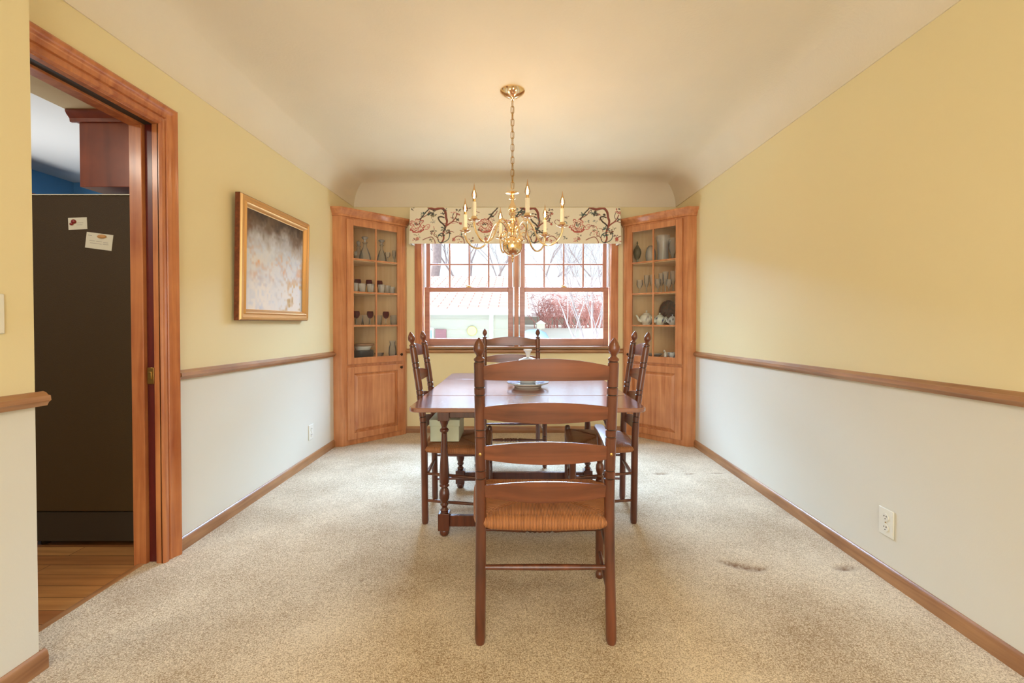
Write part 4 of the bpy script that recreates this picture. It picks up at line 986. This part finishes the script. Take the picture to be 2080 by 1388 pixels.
# ------------------------------------------------------------------ table
tb = thing('dining_table', 'brown wooden table with turned legs and hinged board top', 'table', (.055,2.9,0))
tx0, tx1 = -.536, .646
def rrect(x0, x1, y0, y1, r0, r1):
    pts = []
    for (cx_, cy_, a0, r) in ((x1-r0,y0+r0,-90,r0),(x1-r1,y1-r1,0,r1),(x0+r1,y1-r1,90,r1),(x0+r0,y0+r0,180,r0)):
        if r < .002: pts.append((cx_,cy_)); continue
        for k in range(7):
            a = math.radians(a0+15*k); pts.append((cx_+r*math.cos(a), cy_+r*math.sin(a)))
    return pts
for (y0, y1, r0, r1) in ((2.170,2.552,.05,.001),(2.554,3.284,.001,.001),(3.286,3.690,.001,.05)):
    MB().prism(rrect(tx0,tx1,y0,y1,r0,r1), .728, .750).build('leaf' if y0 != 2.554 else 'top_board', M_table, tb, bevel=.004)
lp = [(.0,0),(.018,.0),(.026,.012),(.027,.026),(.022,.040),(.020,.044)]
lp2 = [(.022,.136),(.018,.142),(.024,.150),(.016,.160),(.014,.166),(.022,.178),(.024,.184),(.018,.190),(.020,.196),(.027,.215),(.0285,.235),(.026,.255),(.018,.270),(.016,.274),(.026,.280),(.027,.285),(.020,.290),(.026,.300),(.0275,.330),(.025,.38),(.020,.46),(.016,.54),(.015,.572),(.024,.580),(.025,.590),(.016,.598),(.015,.606),(.022,.625),(.026,.640),(.026,.648)]
for lx in (-.393, .500):
    for ly in (2.404, 3.10):
        b = MB(); b.lathe(lp, (lx,ly,.010), 20); b.lathe(lp2, (lx,ly,0), 20)
        b.box(lx-.031, lx+.031, ly-.031, ly+.031, .046, .138); b.box(lx-.031, lx+.031, ly-.031, ly+.031, .640, .729)
        b.build('leg', M_tleg, tb, 40, bevel=.004)
for ly in (2.404, 3.10):
    MB().box(-.393+.03, .5-.03, ly-.014, ly+.014, .062, .122).build('stretcher', M_tleg, tb, bevel=.003)
    MB().box(-.393+.03, .5-.03, ly-.012, ly+.012, .655, .728).build('apron', M_tleg, tb, bevel=.002)
for lx in (-.393, .5):
    MB().box(lx-.012, lx+.012, 2.434, 3.07, .655, .728).build('apron', M_tleg, tb, bevel=.002)
for lx in (-.15, .26):
    MB().box(lx-.02, lx+.02, 2.25, 3.60, .700, .7275).build('leaf_slide', M_tleg, tb)
# tureen
tp = Vector((.075,2.90,.750))
tu = thing('covered_tureen', 'white porcelain covered tureen with blue rim on the table', 'tureen', tp)
MB().lathe([(0,0),(.085,0),(.09,.004),(.092,.010),(.120,.020),(.136,.026),(.134,.030),(.10,.022),(0,.016)], tp, 40).build('underplate', M_porc, tu)
M_bluew = mat('blue_printed_glaze', (186,204,232), .15, coat=.5, vary=(60,.35))
MB().lathe([(.126,.0275),(.1375,.0305),(.1375,.034),(.126,.0305)], tp, 40).build('plate_rim', M_bluew, tu)
MB().lathe([(0,.018),(.055,.018),(.050,.030),(.075,.055),(.098,.085),(.105,.115),(.107,.125),(.098,.124),(0,.122)], tp, 36).build('bowl', M_porc, tu)
MB().lathe([(.104,.124),(.110,.129),(.098,.140),(.080,.163),(.055,.182),(.030,.192),(.012,.196),(0,.196)], tp, 36).build('lid', M_bluew, tu)
MB().lathe([(.014,.194),(.012,.205),(.016,.218),(.022,.232),(.030,.240),(.028,.246),(0,.244)], tp, 18).build('lid_knob', M_porc, tu)
for sx in (-1,1):
    MB().tube(spline([tp+Vector((sx*.100,0,.10)), tp+Vector((sx*.128,0,.112)), tp+Vector((sx*.130,0,.085)), tp+Vector((sx*.09,0,.075))]), .006, 8).build('handle', M_porc, tu)
# box on the left chair
bx = thing('storage_box', 'pale green lidded box resting on the left chair seat', 'box', (-.423,2.66,.468))
MB().box(-.508, -.338, 2.60, 2.84, .469, .575).build('base', M_box, bx, bevel=.003)
MB().box(-.513, -.333, 2.595, 2.845, .560, .600).build('lid', M_box, bx, bevel=.004)

# ------------------------------------------------------------------ outside
GZ = -1.05
def gz(Y):
    P_ = [(4.8,-.35),(5.5,-.3),(10,.50),(13,1.0),(15,1.05),(60,1.1)]
    for (a,b_),(c,d) in zip(P_, P_[1:]):
        if Y <= c: return b_+(d-b_)*(Y-a)/(c-a)
    return 1.1
b = MB(); ys_ = [4.85,5.5,7,8.5,10,11,12,13,14,15,20,30,45,60]; vs = []
for y_ in ys_:
    for x_ in range(-30,31,5): vs.append((x_, y_, gz(y_)+.03*math.sin(x_*1.7+y_)))
b.add(vs, [(i*13+j, i*13+j+1, (i+1)*13+j+1, (i+1)*13+j) for i in range(len(ys_)-1) for j in range(12)])
struct('floor_outside', b, M_snow, 'bright sunlit lawn outside the window', 'lawn')
# neighbour house
nh = thing('neighbour_house', 'pale neighbouring house with pinkish shingle roof seen through the window', 'house', (-4,11,GZ))
MB().box(-9, -.12, 10.2, 17, GZ, 1.42).build('wall', M_siding, nh)
for k in range(5):
    MB().box(-9, -.12, 10.188, 10.2, 1.25-.24*k, 1.254-.24*k).build('siding_line', M_birch, nh)
def roof(mb, x0, x1, y0, z0, y1, z1, th=.06):
    mb.add([(x0,y0,z0),(x1,y0,z0),(x1,y1,z1),(x0,y1,z1),(x0,y0,z0-th),(x1,y0,z0-th),(x1,y1,z1-th),(x0,y1,z1-th)],
           [(0,1,2,3),(4,7,6,5),(0,4,5,1),(1,5,6,2),(2,6,7,3),(3,7,4,0)])
b = MB(); roof(b, -9.4, .3, 9.75, 1.49, 14.2, 2.66); roof(b, -9.4, .3, 14.2, 2.66, 18, 1.6); b.build('roof', M_roof, nh)
MB().box(-9.4, .3, 9.68, 9.76, 1.345, 1.475).build('gutter', M_fascia, nh)
MB().box(-9.0, .0, 9.76, 10.2, 1.35, 1.36).build('soffit', M_siding, nh)
MB().box(-.62, -.53, 10.12, 10.2, GZ, 1.35).build('downspout', M_fascia, nh)
sh = MB(); sh.box(-1.86, -1.61, 10.15, 10.19, .2, 1.02); 
for k in range(16): sh.box(-1.85, -1.62, 10.14, 10.15, .22+.05*k, .25+.05*k)
sh.build('shutter', M_shutter, nh)
wn = MB().box(-2.6, -1.9, 10.15, 10.2, .15, 1.06).build('window', M_fascia, nh); MB().box(-2.52, -1.94, 10.14, 10.15, .2, 1.0).build('pane', M_cover, wn)
b = MB().tube([(-1.02,10.19,.985),(-1.02,10.14,.985)], .112, 28)
b = MB().tube([(-1.02,10.186,.985+.0),(-1.02,10.15,.985),(-1.02,10.13,.985)], [.115,.115,.10], 28)
for v_ in range(1): pass
o = b.build('wall_disc', M_yellow, None, 40, loc=(-1.02,10.186,.985)); tag(o, 'round yellow disc hanging on the neighbouring house wall', 'wall ornament')
b = MB(); roof(b, -3, 14, 19.5, 1.5, 24.5, 3.7); roof(b, -3, 14, 24.5, 3.7, 29, 1.6)
nh2 = thing('distant_house', 'white roofed house behind the red hedge', 'house', (5,22,GZ)); b.build('roof', mat('pale_roof', (240,228,226), .9), nh2); MB().box(-2.6, 13.6, 20, 28.5, GZ, 1.6).build('wall', M_siding, nh2)
# hedge of russet twigs
def shrub(name, label, x0, x1, y, zt, n_, m_, seed):
    rg = random.Random(seed); b = MB(); GZ = gz(y)-.03
    for i in range(n_):
        x = rg.uniform(x0,x1); yy = y+rg.uniform(-.4,.5); h = (zt-GZ)*rg.uniform(.55,1); dx = rg.uniform(-.5,.5)
        p = [(x,yy,GZ)]
        for k in range(1,5): p.append((x+dx*k/4+rg.uniform(-.08,.08), yy+rg.uniform(-.1,.1), GZ+h*k/4))
        b.tube(p, [.014,.012,.010,.007,.003], 4, cap=False)
        for k in range(2,5):
            q = Vector(p[k]); 
            for _ in range(3):
                b.tube([q, q+Vector((rg.uniform(-.35,.35),rg.uniform(-.2,.2),rg.uniform(-.05,.22)))], [.007,.003], 3, cap=False)
    return tag(b.build(name, m_, None, 0, loc=((x0+x1)/2,y,GZ)), label, 'shrub')
shrub('twiggy_hedge', 'russet twiggy hedge across the lawn seen through the right window', .50, 3.2, 13.4, 2.02, 130, M_bushm, 4)
shrub('twiggy_hedge', 'low russet hedge further right behind the slender tree', 2.6, 6.0, 15.4, 1.75, 90, M_bushm, 9)
def tree(name, label, x, y, h, r, m_, seed, lean=.0, depth=5, spread=.55, stems=1, z=None):
    if z is None: z = gz(y)-.05
    rg = random.Random(seed); b = MB()
    def grow(p, d, ln, r_, lv):
        pts = [p]; q = p.copy(); dd = d.copy()
        for k in range(4):
            dd = (dd+Vector((rg.uniform(-.14,.14),rg.uniform(-.14,.14),rg.uniform(-.02,.10)))).normalized(); q = q+dd*ln/4; pts.append(q.copy())
        b.tube(pts, [r_*(1-.1*k) for k in range(5)], 6 if lv > 2 else 4, cap=False)
        if lv == 0: return
        for k in range(3 if lv < depth else 3):
            a = rg.uniform(0,2*PI); s_ = spread*rg.uniform(.6,1.3)
            nd = (dd+Vector((math.cos(a)*s_, math.sin(a)*s_*.8, rg.uniform(-.1,.3)))).normalized()
            grow(pts[-1-(k % 3)], nd, ln*rg.uniform(.6,.85), r_*rg.uniform(.38,.55), lv-1)
    for s_ in range(stems):
        a = 2*PI*s_/max(1,stems)+.4
        d = Vector((lean+(.32*math.cos(a) if stems > 1 else 0), (.2*math.sin(a) if stems > 1 else 0), 1)).normalized()
        grow(Vector((x+(.06*math.cos(a) if stems > 1 else 0),y,z-.02)), d, h, r, depth)
    return tag(b.build(name, m_, None, 60, loc=(x,y,z)), label, 'tree')
tree('bare_tree', 'slender bare multi stemmed tree close outside the right window', 1.48, 9.0, 1.3, .026, M_bark2, 21, .0, 5, .5, 4)
tree('bare_tree', 'thick trunked bare tree behind the roof at the far left', -3.62, 18.6, 5.6, .24, M_bark, 5, .0, 6, .6)
tree('bare_tree', 'bare tree reaching above the middle of the shingle roof', -2.0, 18.9, 2.8, .10, M_bark, 8, .0, 6, .7)
tree('bare_tree', 'tall bare tree rising right of the window centre post', 1.6, 31.0, 3.2, .12, M_bark, 15, .0, 6, .75)
tree('bare_tree', 'tall bare tree rising behind the distant roof at right', 6.0, 33.0, 3.4, .13, M_bark, 31, .0, 5, .75)
tree('bare_tree', 'leaning bare tree just left of the window centre post', -1.2, 32.0, 3.6, .13, M_bark, 45, .1, 5, .75)
bh = thing('bird_house', 'small pale gabled bird house before the hedge', 'bird house', (.60,11.0,GZ))
MB().prism([(.50,10.9),(.70,10.9),(.70,11.1),(.50,11.1)], 1.02, 1.16).build('box', M_birch, bh)
MB().box(.58, .62, 10.98, 11.02, gz(11)-.02, 1.02).build('post', M_birch, bh)
b = MB(); b.add([(.475,10.86,1.15),(.60,10.86,1.235),(.725,10.86,1.15),(.475,11.14,1.15),(.60,11.14,1.235),(.725,11.14,1.15)], [(0,1,2),(3,5,4),(0,3,4,1),(1,4,5,2),(0,2,5,3)]); b.build('roof', M_fascia, bh)
gc = thing('covered_grill', 'rounded pale blue covered grill on the lawn outside', 'grill', (.36,9.2,gz(9.2)))
MB().lathe([(.28,0),(.31,.2),(.33,.4),(.31,.52),(.25,.62),(.12,.68),(0,.69)], (.36,9.2,gz(9.2)-.01), 20, 1, .7).build('cover', M_cover, gc)

# ------------------------------------------------------------------ light
w = bpy.data.worlds.new('World'); S.world = w; w.use_nodes = True
bg = w.node_tree.nodes['Background']; bg.inputs[0].default_value = (.74,.87,1.0,1); bg.inputs[1].default_value = 1.0
def area(name, loc, target, sx, sy, e, col, spread=180):
    l = bpy.data.lights.new(name, 'AREA'); l.shape = 'RECTANGLE'; l.size = sx; l.size_y = sy; l.energy = e; l.color = col; l.spread = math.radians(spread)
    o = bpy.data.objects.new(name, l); o.location = loc
    o.rotation_euler = (Vector(target)-Vector(loc)).to_track_quat('-Z','Y').to_euler(); COL.objects.link(o)
area('sky_boost_front', (0,6.9,3.7), (0,3.6,.9), 4.5, 2.4, 1750, (.44,.68,1.0))  # added area lamp above the view, boosts skylight through the window
area('rear_opening_fill', (0,YR+.02,1.25), (0,3,1.35), 2.7, 2.1, 48, (.97,1,.93))  # added lamp in the rear opening, fills the room from behind
area('rear_overhead_fill', (0,-1.3,2.58), (0,-1.2,0), .7, .7, 27, (1,.90,.76))  # added overhead fill out of view, brightens the near carpet and walls
area('kitchen_ceiling_fill', (-3.65,2.9,1.5), (-2.9,3.0,2.4), .8, 1.2, 20, (.95,.98,1.0))  # added area lamp aimed up, brightens kitchen ceiling and blue walls
area('kitchen_floor_fill', (-2.9,.6,2.40), (-2.9,1.2,0), .5, .5, 16, (1,.92,.78))  # added fill out of view, brightens the kitchen floor
s = bpy.data.lights.new('sun', 'SUN'); s.energy = 2.4; s.angle = .02; s.color = (1,.96,.9)
so = bpy.data.objects.new('sun', s); so.rotation_euler = Vector((1,-.12,-.9)).to_track_quat('-Z','Y').to_euler(); COL.objects.link(so)

# ------------------------------------------------------------------ camera
cam = bpy.data.cameras.new('camera'); co = bpy.data.objects.new('camera', cam); COL.objects.link(co)
cam.sensor_width = 36; cam.lens = 36*F/2080; cam.clip_start = .05; cam.clip_end = 200
pitch = math.radians(.8)
co.location = (0,0,H); co.rotation_euler = (PI/2-pitch, 0, 0)
cam.shift_x = -(CX-1040)/2080
cam.shift_y = -((694-CY)-F*math.tan(pitch))/2080
S.camera = co
S.view_settings.view_transform = 'Standard'; S.view_settings.look = 'None'; S.view_settings.gamma = 1
S.view_settings.exposure = 0.5
